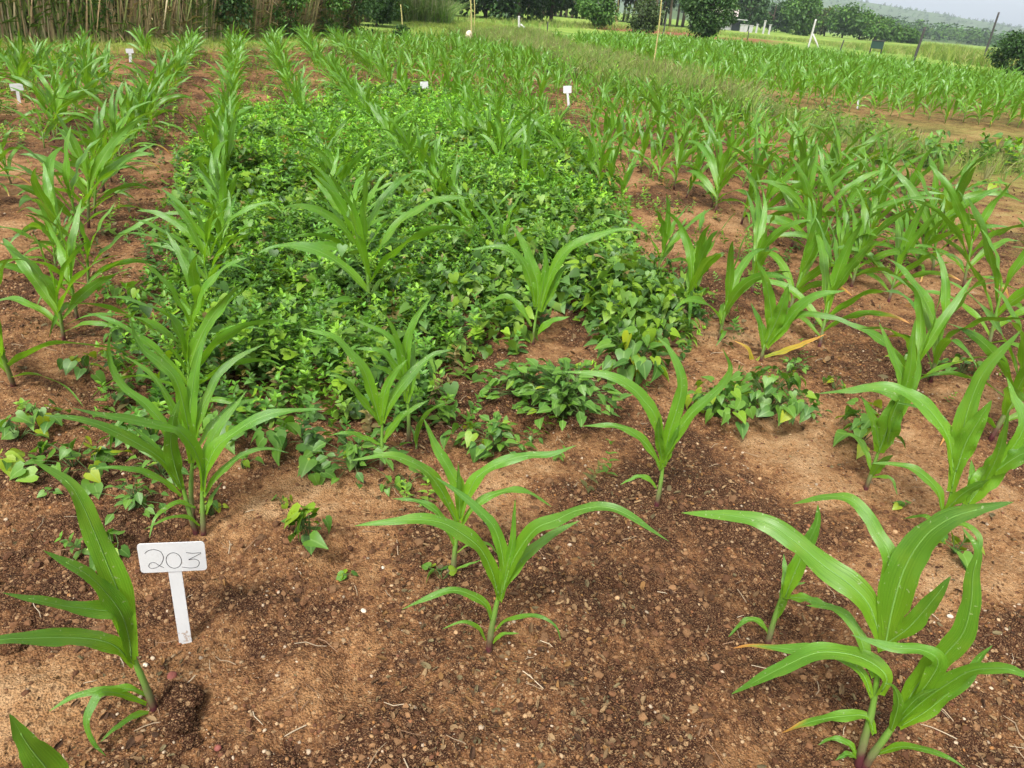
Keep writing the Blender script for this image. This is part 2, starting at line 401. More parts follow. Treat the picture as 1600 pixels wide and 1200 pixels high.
# ------------------------------------------------------------------ layout polygons on the ground (world)
ROW0, ROWD = -0.28, 0.86
WEED_PX = [(150, 600), (170, 690), (300, 680), (430, 690), (500, 730), (575, 715), (690, 675), (765, 640), (785, 585), (840, 535), (900, 520), (935, 555), (1000, 585), (1080, 575), (1120, 530),
           (1105, 475), (1030, 420), (1000, 370), (975, 310), (945, 250), (900, 205), (820, 165), (640, 140), (520, 140), (470, 180), (400, 175), (330, 175), (285, 240), (255, 320), (225, 420), (190, 520)]
WEED = wpoly(WEED_PX)
VERGE = wpoly([(690, 62), (800, 52), (860, 62), (900, 85), (1000, 105), (1120, 150), (1300, 185), (1420, 215), (1600, 250), (1600, 290), (1500, 275), (1330, 240), (1150, 190), (1000, 160), (880, 125), (790, 90)])
FIELD_R = wpoly([(1600, 440), (1480, 350), (1380, 290), (1250, 225), (1150, 195), (1000, 145), (860, 105), (760, 80)])   # right-hand edge of the near field
FIELD2 = wpoly([(860, 74), (1000, 68), (1100, 74), (1230, 86), (1330, 100), (1480, 120), (1700, 147), (1750, 210), (1600, 205), (1400, 185), (1250, 168), (1120, 148), (1000, 108)])
FIELD1 = [(-9, -2)]+[tuple(at(x, y)[:2]) for x, y in [(-150, 125), (0, 100), (150, 90), (300, 81), (450, 75), (600, 70), (700, 70)]]+[tuple(p[:2]) for p in FIELD_R[::-1]]+[(9, -2)]

# ------------------------------------------------------------------ ground sheet
def axis(lo, hi, step, grow, far, glow=1.35):
    a = list(np.arange(lo, hi, step)); s = step; v = a[-1]
    while v < far: s *= grow; v += s; a.append(v)
    s = step; v = a[0]; b = []
    while v > -far: s *= glow; v -= s; b.append(v)
    return np.array(b[::-1]+a)
gx = axis(-1.4, 3.4, .0155, 1.12, 9000, 1.12); gy = axis(0.55, 4.3, .0155, 1.10, 9000)
GX, GY = np.meshgrid(gx, gy); P2 = np.stack([GX.ravel(), GY.ravel()], 1)
GZ = relief(P2[:, 0], P2[:, 1])
nx, ny = len(gx), len(gy)
I = np.arange(nx*ny).reshape(ny, nx)
Fq = np.stack([I[:-1, :-1], I[:-1, 1:], I[1:, 1:], I[1:, :-1]], -1).reshape(-1, 4)
def grassmask(Q):
    d1 = polydist(Q, FIELD1)*np.where(inpoly(Q, FIELD1), 1, -1); d2 = polydist(Q, FIELD2)*np.where(inpoly(Q, FIELD2), 1, -1)
    g = 1-np.maximum(sstep(-1.6, .6, d1), sstep(-1.0, .3, d2)*.75)
    dv = polydist(Q, VERGE)*np.where(inpoly(Q, VERGE), 1, -1)
    near = 1-sstep(15, 26, np.hypot(Q[:, 0], Q[:, 1]))
    g = g*(1-near*(1-sstep(-1, 1.2, dv)*.55)*.85)
    return g
gm = grassmask(P2)
REDP = wpoly([(870, 42), (895, 30), (960, 37), (1100, 47), (1230, 62), (1240, 68), (1100, 58), (960, 49)])
RED = wpoly([(900, 40), (960, 40), (1060, 49), (1110, 54), (1115, 60), (1050, 56), (950, 48)]); RED2 = wpoly([(1130, 56), (1165, 58), (1225, 66), (1220, 70), (1140, 64)])
redm = np.maximum(inpoly(P2, RED), inpoly(P2, RED2)).astype(float)
def patches(x, y):
    damp = sstep(.40, .66, fbm(x*2.2+50, y*2.2, 2, 5)); lit = sstep(.45, .66, fbm(x*2.6+3, y*2.6+1, 3, 77)); sand = sstep(.48, .68, fbm(x*1.3+33, y*2.1+14, 3, 64))
    return np.clip(.5-.42*damp-.16*lit+.42*sand, 0, 1)
bcol = np.stack([gm, redm, patches(P2[:, 0], P2[:, 1])], 1)
ground = link('ground', mk('ground', np.column_stack([P2, GZ]), Fq, M_SOIL, {'col': ('FLOAT_COLOR', bcol)}))
tag(ground, kind='structure')

# ------------------------------------------------------------------ gravel, litter, twigs (stuff)
def ico():
    t = (1+5**.5)/2
    V = np.array([[-1, t, 0], [1, t, 0], [-1, -t, 0], [1, -t, 0], [0, -1, t], [0, 1, t], [0, -1, -t], [0, 1, -t], [t, 0, -1], [t, 0, 1], [-t, 0, -1], [-t, 0, 1]], float)
    V /= np.linalg.norm(V[0])
    Fc = np.array([[0, 11, 5], [0, 5, 1], [0, 1, 7], [0, 7, 10], [0, 10, 11], [1, 5, 9], [5, 11, 4], [11, 10, 2], [10, 7, 6], [7, 1, 8], [3, 9, 4], [3, 4, 2], [3, 2, 6], [3, 6, 8], [3, 8, 9], [4, 9, 5], [2, 4, 11], [6, 2, 10], [8, 6, 7], [9, 8, 1]])
    return V, Fc
ICO = ico()
OCT = (np.array([[1, 0, 0], [-1, 0, 0], [0, 1, 0], [0, -1, 0], [0, 0, 1], [0, 0, -1.]]), np.array([[0, 2, 4], [2, 1, 4], [1, 3, 4], [3, 0, 4], [2, 0, 5], [1, 2, 5], [3, 1, 5], [0, 3, 5]]))
def ground_points(n, ymin=.55, ymax=7.0, bias=1.6):
    """points on the ground inside the view wedge, denser towards the camera"""
    px = rng.uniform(-40, 1640, n*3); py = rng.uniform(170, 1230, n*3)
    d = np.stack([(px-800)/F, (600-py)/F, np.ones_like(px)], 1) @ MW.T
    t = -HC/d[:, 2]; Q = CAM+d*t[:, None]
    k = rng.random(len(Q)) < np.clip((t/4.0)**bias, .06, 1)
    Q = Q[k][:n]; Q[:, 2] = relief(Q[:, 0], Q[:, 1]); return Q
acc = Acc()
Q = ground_points(34000)
dens = fbm(Q[:, 0]*1.9+7, Q[:, 1]*1.9, 3, 31)
Q = Q[rng.random(len(Q)) < sstep(.30, .62, dens)*.85+.15]
n = len(Q); sz = .0017+.0046*rng.random(n)**3.2
pal = np.array([(.25, .13, .055), (.30, .18, .085), (.19, .08, .035), (.34, .23, .13), (.12, .05, .026), (.38, .29, .20), (.26, .12, .04)])
for vv in range(6):
    G_ = ICO if vv < 3 else OCT
    V0 = G_[0]*(1+.24*rng.normal(size=(len(G_[0]), 1)).clip(-1, 1)); sel = (np.arange(n) % 3 == vv % 3) & ((sz > .0036) == (vv < 3)); ns = sel.sum()
    S = sz[sel][:, None]*np.column_stack([rng.uniform(.8, 1.4, ns), rng.uniform(.8, 1.4, ns), rng.uniform(.5, .9, ns)])
    C = pal[rng.integers(0, len(pal), ns)]*rng.uniform(.6, 1.15, (ns, 1))
    acc.add(*scat(V0, G_[1], Q[sel]+np.array([0, 0, .0006]), rots(rng.uniform(0, 6.3, ns), rng.normal(0, .3, ns)), S, C))
o = link('gravel', acc.mesh('gravel', M_GRIT, smooth=True)); tag(o, 'fine tan and rusty gravel scattered over the bare soil', 'gravel', kind='stuff')

# crumbs of broken soil
acc = Acc(); Q = ground_points(24000, bias=1.5); cz_ = fbm(Q[:, 0]*2.2+50, Q[:, 1]*2.2, 2, 5)
Q = Q[rng.random(len(Q)) < sstep(.40, .68, cz_)*.9+.1]; n = len(Q); sz = .0028+.0095*rng.random(n)**4
for vv in range(6):
    G_ = ICO if vv < 3 else OCT
    V0 = G_[0]*(1+.30*rng.normal(size=(len(G_[0]), 1)).clip(-1, 1)); sel = (np.arange(n) % 3 == vv % 3) & ((sz > .0042) == (vv < 3)); ns = sel.sum()
    S = sz[sel][:, None]*np.column_stack([rng.uniform(.8, 1.3, ns), rng.uniform(.8, 1.3, ns), rng.uniform(.5, .9, ns)])
    C = np.array([(.12, .056, .025), (.08, .034, .015), (.18, .095, .043)])[rng.integers(0, 3, ns)]*rng.uniform(.7, 1.2, (ns, 1))
    acc.add(*scat(V0, G_[1], Q[sel], rots(rng.uniform(0, 6.3, ns), rng.normal(0, .4, ns)), S, C))
Q = ground_points(2200, bias=1.3); cz_ = fbm(Q[:, 0]*2.2+50, Q[:, 1]*2.2, 2, 5); Q = Q[rng.random(len(Q)) < sstep(.42, .66, cz_)*.8+.04]; n = len(Q)
_i = []; _v = list(ICO[0]); _c = {}
for a_, b_, c_ in ICO[1]:
    mm = []
    for u_, w_ in ((a_, b_), (b_, c_), (c_, a_)):
        k_ = (min(u_, w_), max(u_, w_))
        if k_ not in _c: m_ = (_v[u_]+_v[w_])/2; _v.append(m_/np.linalg.norm(m_)); _c[k_] = len(_v)-1
        mm.append(_c[k_])
    _i += [[a_, mm[0], mm[2]], [b_, mm[1], mm[0]], [c_, mm[2], mm[1]], mm]
_v = np.array(_v); _i = np.array(_i)
for vv in range(4):
    V0 = _v*(1+.30*rng.normal(size=(len(_v), 1)).clip(-1.2, 1.2)); sel = np.arange(n) % 4 == vv; ns = sel.sum()
    S = (.005+.010*rng.random(ns)**2.5)[:, None]*np.column_stack([rng.uniform(.8, 1.3, ns), rng.uniform(.8, 1.3, ns), rng.uniform(.6, 1.0, ns)])
    C = np.array([(.095, .045, .021), (.07, .031, .014), (.125, .066, .031)])[rng.integers(0, 3, ns)]*rng.uniform(.7, 1.2, (ns, 1))
    acc.add(*scat(V0, _i, Q[sel], rots(rng.uniform(0, 6.3, ns), rng.normal(0, .4, ns)), S, C))
o = link('soil_crumbs', acc.mesh('soil_crumbs', M_GRIT, smooth=False)); tag(o, 'dark crumbs of broken soil strewn over the field', 'soil crumbs', kind='stuff')

# dry curled leaf litter
LIT_V = np.array([[-.5, -.6, .15], [0, -.7, 0], [.45, -.5, .25], [-.6, 0, .35], [0, 0, 0], [.55, .05, .3], [-.3, .6, .45], [.05, .8, .2], [.35, .55, .5]])
LIT_F = np.array([[0, 1, 4, 3], [1, 2, 5, 4], [3, 4, 7, 6], [4, 5, 8, 7]])
acc = Acc()
Q = ground_points(28000, bias=1.5)
dens = fbm(Q[:, 0]*2.6+3, Q[:, 1]*2.6+1, 3, 77)
Q = Q[rng.random(len(Q)) < sstep(.47, .66, dens)*.95+.05]; n = len(Q)
sz = .004+.012*rng.random(n)**2.4
pal = np.array([(.10, .056, .028), (.16, .095, .045), (.23, .15, .075), (.055, .028, .015), (.14, .11, .055), (.19, .10, .035)])
C = pal[rng.integers(0, len(pal), n)]*rng.uniform(.6, 1.1, (n, 1))
S = sz[:, None]*np.column_stack([rng.uniform(.5, 1.1, n), rng.uniform(.8, 1.5, n), rng.uniform(.5, 1.6, n)])
acc.add(*scat(LIT_V, LIT_F, Q+np.array([0, 0, .002]), rots(rng.uniform(0, 6.3, n), rng.normal(0, .5, n), rng.normal(0, .6, n)), S, C))
Q = rng.uniform((-6, 2.4), (9, 14), (16000, 2)); dens = fbm(Q[:, 0]*2.1+3, Q[:, 1]*2.1+1, 3, 177); Q = Q[rng.random(len(Q)) < sstep(.45, .62, dens)*.9+.06]; n = len(Q)
Q = np.column_stack([Q, relief(Q[:, 0], Q[:, 1])+.004]); C = pal[rng.integers(0, len(pal), n)]*rng.uniform(.6, 1.2, (n, 1))
S = (.010+.022*rng.random(n)**2)[:, None]*np.column_stack([rng.uniform(.5, 1.1, n), rng.uniform(.8, 1.5, n), rng.uniform(.5, 1.6, n)])
acc.add(*scat(LIT_V, LIT_F, Q, rots(rng.uniform(0, 6.3, n), rng.normal(0, .5, n), rng.normal(0, .6, n)), S, C))
# straws and twigs
n = 420; Q = ground_points(n, bias=1.4); n = len(Q)
SV, SF = tube([[0, -.5, 0], [.03, -.15, .03], [-.02, .2, .02], [0, .5, 0]], [1, 1, .9, .6], 4)
SV = SV.copy()
tw = []
for q in Q:
    Lg = rng.uniform(.02, .09); r = rng.uniform(.0007, .0018)
    Vt, Ft = tube(np.array([[0, -.5, 0], [rng.normal(0, .05), -.15, .05], [rng.normal(0, .05), .2, .03], [0, .5, 0]])*Lg, [r, r, r*.9, r*.6], 4)
    a = rng.uniform(0, 6.3); Rm = rots(np.array([a]), np.array([rng.normal(0, .12)]))[0]
    acc.add(Vt@Rm.T+q+np.array([0, 0, .004]), Ft, np.array([(.30, .22, .14), (.20, .12, .07), (.40, .32, .22)][rng.integers(0, 3)])*rng.uniform(.7, 1.1))
o = link('leaf_litter', acc.mesh('leaf_litter', M_LITTER, smooth=False)); tag(o, 'brown curled dry leaf litter and straw lying on the soil', 'leaf litter', kind='stuff')

# ------------------------------------------------------------------ soil clods and larger stones (things)
def lump(name, seed, sx, sy, sz_, mat, sub=3, amp=.22):
    bm_v, bm_f = ICO[0].copy(), ICO[1]
    for _ in range(sub):
        cache = {}; V = list(bm_v); nf = []
        def mid(a, b):
            k = (min(a, b), max(a, b))
            if k not in cache:
                m = (V[a]+V[b])/2; V.append(m/np.linalg.norm(m)); cache[k] = len(V)-1
            return cache[k]
        for a, b, c in bm_f:
            x, y, z = mid(a, b), mid(b, c), mid(c, a); nf += [[a, x, z], [b, y, x], [c, z, y], [x, y, z]]
        bm_v, bm_f = np.array(V), np.array(nf)
    d = fbm(bm_v[:, 0]*2+seed*7.3+bm_v[:, 2], bm_v[:, 1]*2+seed*3.1-bm_v[:, 2]*1.7, 4, seed)-.5
    d2 = fbm(bm_v[:, 0]*7+seed+bm_v[:, 2]*5, bm_v[:, 1]*7-bm_v[:, 2]*3, 2, seed+3)-.5
    V = bm_v*(1+amp*2.4*d+amp*.7*d2)[:, None]
    d3 = np.abs(fbm(bm_v[:, 0]*5+seed*3+bm_v[:, 2]*4, bm_v[:, 1]*5+bm_v[:, 2]*6, 3, seed+9)-.5)
    V = V*(1-amp*1.3*d3)[:, None]
    return mk(name, V*np.array([sx, sy, sz_]), bm_f, mat)
CLODS = [(290, 1100, .040, .034, .030, 'large crumbly red-brown soil clod beside the leaning maize stalk by the 203 sign'),
         (285, 1140, .036, .036, .030, 'broken soil clod just below the large clod near the 203 sign'),
         (262, 1098, .022, .02, .018, 'small soil clod pressed against the large clod near the 203 sign'),
         (268, 1078, .018, .016, .016, 'small rounded clod between the 203 stake and the large clod'),
         (300, 1165, .020, .02, .014, 'little clod at the bottom edge below the broken clod'),
         (20, 1010, .035, .03, .02, 'dark clod at the left edge under the drooping maize leaf')]
for i, (px, py, a, b, c, lab) in enumerate(CLODS):
    g = at(px, py); o = link('soil_clod', lump('soil_clod', i+1, a, b, c, M_CLOD, 4, .42), None, (g[0], g[1], gz(g[0], g[1])+c*.25))
    o.rotation_euler = (0, 0, i*1.3); tag(o, lab, 'soil clod', 'soil clods around the 203 sign')
M_STONE = [plain_mat('stone_tan', (.36, .22, .11), .8, .3, 60), plain_mat('stone_pale', (.50, .42, .32), .8, .2, 60), plain_mat('stone_red', (.20, .06, .045), .7, .3, 60)]
STONES = [(268, 1052, .012, .016, .007, 2, 'flat dark red stone chip beside the 203 stake'), (227, 1037, .008, .006, .005, 1, 'white pebble left of the 203 stake foot'),
          (820, 1125, .007, .006, .005, 0, 'tan pebble below the front maize plant'), (1398, 833, .009, .009, .008, 0, 'round orange stone right of the twisted maize leaf'),
          (568, 955, .010, .007, .004, 1, 'flat pale grey stone left of the front maize plant'), (1480, 972, .007, .010, .006, 1, 'grey stone right of the big broad-leaved maize'),
          (963, 943, .008, .008, .007, 0, 'orange pebble right of the front maize plant'), (1187, 748, .008, .008, .007, 0, 'rounded tan pebble on the bare soil right of centre'),
          (598, 891, .007, .006, .005, 1, 'pale pebble left of the second maize plant'), (712, 995, .006, .007, .005, 0, 'tan pebble touching the left side of the front maize'),
          (1450, 1115, .009, .007, .006, 0, 'light brown stone at lower right'), (342, 1178, .008, .008, .006, 2, 'reddish pebble near the bottom left')]
for i, (px, py, a, b, c, k, lab) in enumerate(STONES):
    g = at(px, py); o = link('stone', lump('stone', i+40, a, b, c, M_STONE[k], 2, .12), None, (g[0], g[1], gz(g[0], g[1])+c*.45))
    o.rotation_euler = (0, 0, i*2.1); tag(o, lab, 'stone', 'loose stones on the soil')

# ------------------------------------------------------------------ maize
def profile(s):
    return (.42+.58*sstep(0, .34, s))*(1-s**2.4)**.85
def blade(C, W, wid, nu=3, fold=.16, wave=.07, seed=0, tone=0.0, tiptone=0.0):
    """C spine (n,3), W unit side vectors (n,3), wid half-width (n) -> V,F,attr"""
    n = len(C); T = np.gradient(C, axis=0); T /= np.linalg.norm(T, axis=1)[:, None]+1e-12
    Nn = np.cross(W, T); Nn /= np.linalg.norm(Nn, axis=1)[:, None]+1e-12
    us = np.linspace(-1, 1, 2*nu+1); s = np.linspace(0, 1, n)
    r = np.random.default_rng(seed); p1, p2 = r.uniform(0, 6.3, 2); f1, f2 = r.uniform(11, 24, 2)
    V = np.zeros((n, len(us), 3)); A = np.zeros((n, len(us), 3))
    foldv = fold*(1.6-1.0*sstep(0, .5, s))
    rag = {sd: 1-.13*sstep(.50, .85, vnoise(s*r.uniform(9, 15)+r.uniform(0, 99), s*0+seed+sd, 71))-.05*vnoise(s*30+sd*7, s*0+seed, 72) for sd in (-1, 1)}
    for j, u in enumerate(us):
        ph, fr = (p1, f1) if u > 0 else (p2, f2)
        wv = wave*np.sin(fr*s+ph)*np.abs(u)**2*sstep(0, .15, s)*2
        V[:, j] = C+W*(u*wid*(rag[1 if u > 0 else -1] if abs(u) > .99 else 1)*np.sqrt(np.clip(1-(foldv*.8)**2, .3, 1)))[:, None]+Nn*((abs(u)*foldv+wv)*wid)[:, None]
        A[:, j, 0] = u; A[:, j, 1] = s
        A[:, j, 2] = np.maximum(tone, tiptone*sstep(.72, .97, s+.1*abs(u)))
    m = len(us); I = np.arange(n*m).reshape(n, m)
    Fq = np.stack([I[:-1, :-1], I[:-1, 1:], I[1:, 1:], I[1:, :-1]], -1).reshape(-1, 4)
    return V.reshape(-1, 3), Fq, A.reshape(-1, 3)
def leaf_mesh(V, Fq, A, mat): return mk('leaf', V, Fq, mat, {'lf': ('FLOAT_VECTOR', A)})
def stem_geo(pts, r0, r1, n=14):
    C = catmull(pts, n); s = np.linspace(0, 1, n)
    rad = r0+(r1-r0)*s; rad = rad*(1+.10*np.exp(-((s-.3)/.04)**2)+.10*np.exp(-((s-.55)/.04)**2)); rad[-1] *= .35
    V, Fc = tube(C, rad, 10); A = np.zeros((len(V), 3)); idx = np.minimum(np.arange(len(V))//10, n-1); A[:, 1] = s[idx]; A[-2, 1] = 0; A[-1, 1] = 1
    return V, tri(Fc), A

def hero(stem, leaves, label, off=(0, 0), k=1.0, r0=.0095, seed=0, sway=.09, cat='maize plant', group='maize plants standing nearest', sink=0.0):
    """a traced plant: its stalk and each of its leaves is drawn in the upright plane of the plant, with depth of its own"""
    ox, oy = off; r = np.random.default_rng(seed+100)
    X = lambda p: (ox+p[0]*k, oy+p[1]*k)
    B = at(*X(stem[0])); v = B-CAM; v[2] = 0; v /= np.linalg.norm(v)
    def up(p, d=0.0):
        rd = ray(*X(p)); t = ((B-CAM)@v-d)/(rd@v); return CAM+rd*t
    z0 = gz(B[0], B[1])-.006-sink
    root = empty('maize_plant', (B[0], B[1], z0)); tag(root, label, cat, group)
    sp = np.array([up(p) for p in stem])-B
    sp[0] -= np.array([0, 0, .012])
    full = catmull(sp, 24)[:22]; full = full+v*(.010*sstep(.40, .72, np.linspace(0, 1, 22)))[:, None]; V, Fc, A = stem_geo(full, r0, r0*.5)
    link('stem', mk('stem', V, Fc, M_STEM, {'lf': ('FLOAT_VECTOR', A)}), root)
    for i, lf in enumerate(leaves):
        pts, wpx, t = lf[0], lf[1], R(lf[2] if len(lf) > 2 else 30)
        opt = lf[3] if len(lf) > 3 else {}
        dd = opt.get('d', r.uniform(-sway, sway))
        m = len(pts); cum = np.concatenate([[0], np.cumsum(np.hypot(*np.diff(np.array(pts, float), axis=0).T))]); cum /= cum[-1]
        W3 = np.array([up(p, dd*sstep(0, 1.1, c)*1.2) for p, c in zip(pts, cum)])
        n = 46; C = catmull(W3, n); s = np.linspace(0, 1, n)
        T = np.gradient(C, axis=0); T /= np.linalg.norm(T, axis=1)[:, None]
        vd = C-CAM; dist = np.linalg.norm(vd, axis=1); vd /= dist[:, None]
        Wv = np.cross(T, vd); Wv /= np.linalg.norm(Wv, axis=1)[:, None]; Wd = np.cross(T, Wv)
        tw = t+opt.get('tw', r.uniform(-.35, .35))*(s-.4)
        best = None
        for sg in (1, -1):
            Wc = np.cos(tw)[:, None]*Wv+sg*np.sin(tw)[:, None]*Wd
            sc = np.abs(Wc[9:, 2]).sum()
            if best is None or sc < best[0]: best = (sc, Wc)
        W = best[1]
        for _ in range(4): W[1:-1] = (W[:-2]+W[1:-1]*2+W[2:])/4
        W /= np.linalg.norm(W, axis=1)[:, None]
        zc = vd@MW[:, 2]*dist
        half = wpx*k*zc.mean()/F/2/max(.55, math.cos(t))
        if np.cross(W[n//2], T[n//2])[2] < 0: W = -W
        V, Fq, A = blade(C-B, W, half*profile(s), 3, opt.get('fold', .17), opt.get('wave', .13), seed*31+i, opt.get('tone', 0), opt.get('tip', 0))
        lo = link('leaf', leaf_mesh(V, Fq, A, M_LEAF), root)
        if half > .009:
            rr_ = half*.055*(1-.8*s)+.0003; Vr, Fr = tube(C[1:-6]-B, rr_[1:-6], 5); link('midrib', mk('midrib', Vr, Fr, M_RIB), lo)
    return root, B

heroes = []
def H(*a, **kw): heroes.append(hero(*a, seed=len(heroes)+1, **kw)[1])
H([(243, 1112), (226, 1070), (213, 1042), (206, 1015), (200, 985)],
  [([(207, 1030), (200, 985), (186, 930), (166, 880), (146, 830), (128, 790), (106, 757), (50, 722)], 47, 8, {'d': -.03, 'tw': .2}),
   ([(206, 1036), (202, 1000), (190, 962), (165, 928), (135, 900), (105, 883), (68, 864)], 34, 22, {'d': .03}),
   ([(204, 1030), (196, 990), (182, 962), (155, 957), (105, 951), (55, 941), (4, 930)], 29, 35, {'d': .06}),
   ([(209, 1043), (182, 1014), (150, 1003), (100, 1000), (50, 1001), (0, 1004), (-60, 1020)], 33, 28, {'d': .05}),
   ([(230, 1090), (205, 1080), (170, 1081), (130, 1087), (100, 1100), (77, 1115)], 14, 35, {'d': -.02}),
   ([(229, 1103), (195, 1089), (160, 1085), (146, 1103), (136, 1133), (148, 1165), (167, 1185)], 15, 25, {'d': .07}),
   ([(241, 1116), (215, 1120), (182, 1140), (157, 1163)], 11, 30, {'d': .06}),
   ([(240, 1117), (230, 1150), (210, 1205)], 8, 30, {'d': .10})],
  'maize plant leaning left beside the 203 sign')
H([(140, 1330), (128, 1300), (118, 1275)],
  [([(128, 1310), (110, 1262), (78, 1205), (42, 1158), (12, 1108)], 62, 8, {'d': .03}),
   ([(125, 1300), (80, 1290), (20, 1310), (-50, 1350)], 40, 30), ([(122, 1290), (150, 1250), (190, 1250), (230, 1290)], 30, 30)],
  'maize leaf tip poking into the bottom left corner')
C3 = dict(off=(50, 500), k=.3)
H([(892, 1115), (886, 990), (886, 870), (890, 780)],
  [([(890, 880), (905, 770), (960, 650), (1080, 555), (1200, 490), (1330, 460), (1530, 450)], 70, 40, {'d': .06}),
   ([(890, 860), (898, 740), (940, 600), (1010, 490), (1060, 430), (1120, 350)], 62, 20, {'d': -.03}),
   ([(888, 870), (878, 750), (830, 640), (760, 562), (680, 540), (500, 500), (350, 478), (200, 440)], 68, 35, {'d': .10}),
   ([(895, 910), (940, 830), (1000, 760), (1100, 690), (1200, 655), (1340, 680)], 38, 40, {'d': .03}),
   ([(905, 1000), (935, 910), (990, 830)], 24, 30, {'d': -.02}),
   ([(872, 1060), (800, 1012), (700, 1022), (580, 1080)], 22, 35, {'d': .08})],
  'maize stalk right behind the 203 sign, rightmost of the clump of three', **C3)
H([(858, 1110), (812, 970), (785, 870), (765, 780)],
  [([(778, 870), (745, 760), (722, 640), (735, 510), (770, 400)], 88, 5, {'d': .05, 'tw': 0}),
   ([(776, 870), (685, 730), (565, 645), (400, 560), (250, 510), (50, 485)], 70, 35, {'d': .04}),
   ([(772, 860), (705, 745), (640, 655), (560, 580), (480, 510)], 40, 25, {'d': -.04}),
   ([(775, 910), (680, 830), (560, 780), (440, 760), (300, 770)], 40, 40, {'d': .03}),
   ([(850, 970), (760, 942), (685, 980), (632, 1040), (610, 1130)], 28, 30, {'d': .08}),
   ([(780, 860), (705, 580), (600, 440), (480, 340), (410, 230), (398, 120), (418, 25)], 58, 25, {'d': -.06})],
  'maize stalk behind the 203 sign with long leaves reaching left, left one of the clump', **C3)
H([(845, 1070), (832, 940), (840, 780), (850, 660)],
  [([(835, 770), (822, 600), (835, 420), (862, 250), (912, 80)], 80, 5, {'d': -.03}),
   ([(850, 720), (862, 560), (930, 400), (980, 310), (1080, 220), (1220, 150)], 55, 25, {'d': -.06}),
   ([(835, 720), (725, 460), (640, 330), (560, 260), (480, 215)], 42, 30, {'d': -.06}),
   ([(838, 680), (765, 370), (680, 260), (590, 190), (540, 110), (520, 20)], 66, 20, {'d': -.02}),
   ([(860, 700), (960, 560), (1060, 470), (1190, 430)], 45, 35, {'d': -.08}),
   ([(845, 800), (930, 720), (1000, 660), (1080, 650)], 30, 30, {'d': -.08})],
  'maize stalk at the back of the three-stalk clump behind the 203 sign', sink=.0, **C3)
C4 = dict(off=(540, 660), k=.325)
H([(686, 1115), (700, 1005), (726, 885), (748, 810), (775, 700)],
  [([(742, 865), (765, 785), (830, 685), (930, 590), (1030, 525), (1125, 480)], 66, 25, {'d': -.05}),
   ([(750, 845), (790, 705), (850, 595), (920, 515), (1010, 478), (1110, 432), (1230, 415), (1350, 450), (1555, 582)], 74, 36, {'d': .07}),
   ([(755, 830), (775, 700), (800, 600), (815, 375)], 44, 10, {'d': 0}),
   ([(746, 845), (758, 690), (722, 530), (645, 435), (560, 360), (430, 270)], 66, 24, {'d': -.03}),
   ([(736, 855), (703, 725), (650, 620), (570, 550), (460, 490), (330, 475), (200, 485), (40, 507)], 80, 36, {'d': .08}),
   ([(702, 960), (672, 885), (600, 835), (520, 815), (420, 840), (270, 907)], 44, 38, {'d': .04}),
   ([(672, 1055), (640, 1000), (570, 965), (465, 1000)], 22, 38, {'d': .03}),
   ([(712, 1015), (770, 960), (860, 938), (950, 945), (1010, 990), (1035, 1060)], 24, 38, {'d': .05}),
   ([(708, 1068), (750, 1027), (835, 1020)], 20, 35, {'d': .02})],
  'front maize plant in the middle with arching leaves on bare soil', **C4)
H([(515, 745), (522, 655), (532, 575), (550, 480)],
  [([(541, 510), (503, 435), (452, 335), (380, 250), (290, 200), (190, 180), (20, 205)], 62, 36, {'d': .06}),
   ([(545, 490), (548, 350), (492, 235), (430, 130), (375, 3)], 72, 15, {'d': -.04}),
   ([(550, 490), (590, 365), (640, 275), (750, 212), (860, 180), (970, 176), (1110, 130)], 62, 35, {'d': -.02}),
   ([(547, 480), (546, 380), (540, 215)], 36, 10, {'d': 0}),
   ([(550, 530), (600, 445), (690, 375), (790, 345), (880, 355), (990, 425)], 40, 38, {'d': -.05}),
   ([(521, 610), (482, 520), (430, 440), (340, 395), (220, 385)], 38, 38, {'d': -.03}),
   ([(535, 645), (600, 600), (680, 600), (732, 652)], 17, 35, {'d': -.04}),
   ([(520, 725), (590, 700), (660, 675)], 15, 35, {'d': -.02})],
  'second maize plant in the middle row, just behind the front one', **C4)
C8 = dict(off=(460, 340), k=1/3)
H([(408, 1190), (410, 1080), (411, 1000), (410, 920)],
  [([(402, 970), (372, 850), (325, 710), (250, 615), (170, 550), (20, 515)], 54, 28, {'d': .02}),
   ([(400, 960), (342, 885), (270, 790), (210, 745), (150, 735)], 36, 35, {'d': .05}),
   ([(410, 940), (420, 835), (460, 740), (530, 660)], 50, 10, {'d': 0}),
   ([(415, 960), (440, 885), (500, 790), (580, 700), (650, 640), (740, 615)], 56, 22, {'d': -.03}),
   ([(406, 1065), (330, 1030), (250, 1005), (160, 1020)], 26, 35, {'d': .04}),
   ([(418, 1050), (460, 980), (530, 910), (635, 850)], 38, 30, {'d': .03})],
  'maize plant at the front edge of the weeds, third in the middle row', **C8)
H([(535, 1065), (536, 950), (530, 850), (522, 760)],
  [([(522, 850), (512, 710), (490, 605), (430, 540), (360, 500), (270, 460)], 46, 30),
   ([(525, 810), (500, 625), (460, 510), (415, 425)], 38, 15), ([(530, 810), (522, 650), (540, 525), (590, 430), (642, 362)], 54, 10, {'d': -.03}),
   ([(530, 860), (552, 740), (556, 640), (565, 565)], 44, 10), ([(525, 770), (480, 700), (400, 612), (280, 605)], 40, 35), ([(518, 760), (440, 710), (340, 670)], 28, 30)],
  'maize plant in the weed edge right behind the third middle-row plant', **C8)
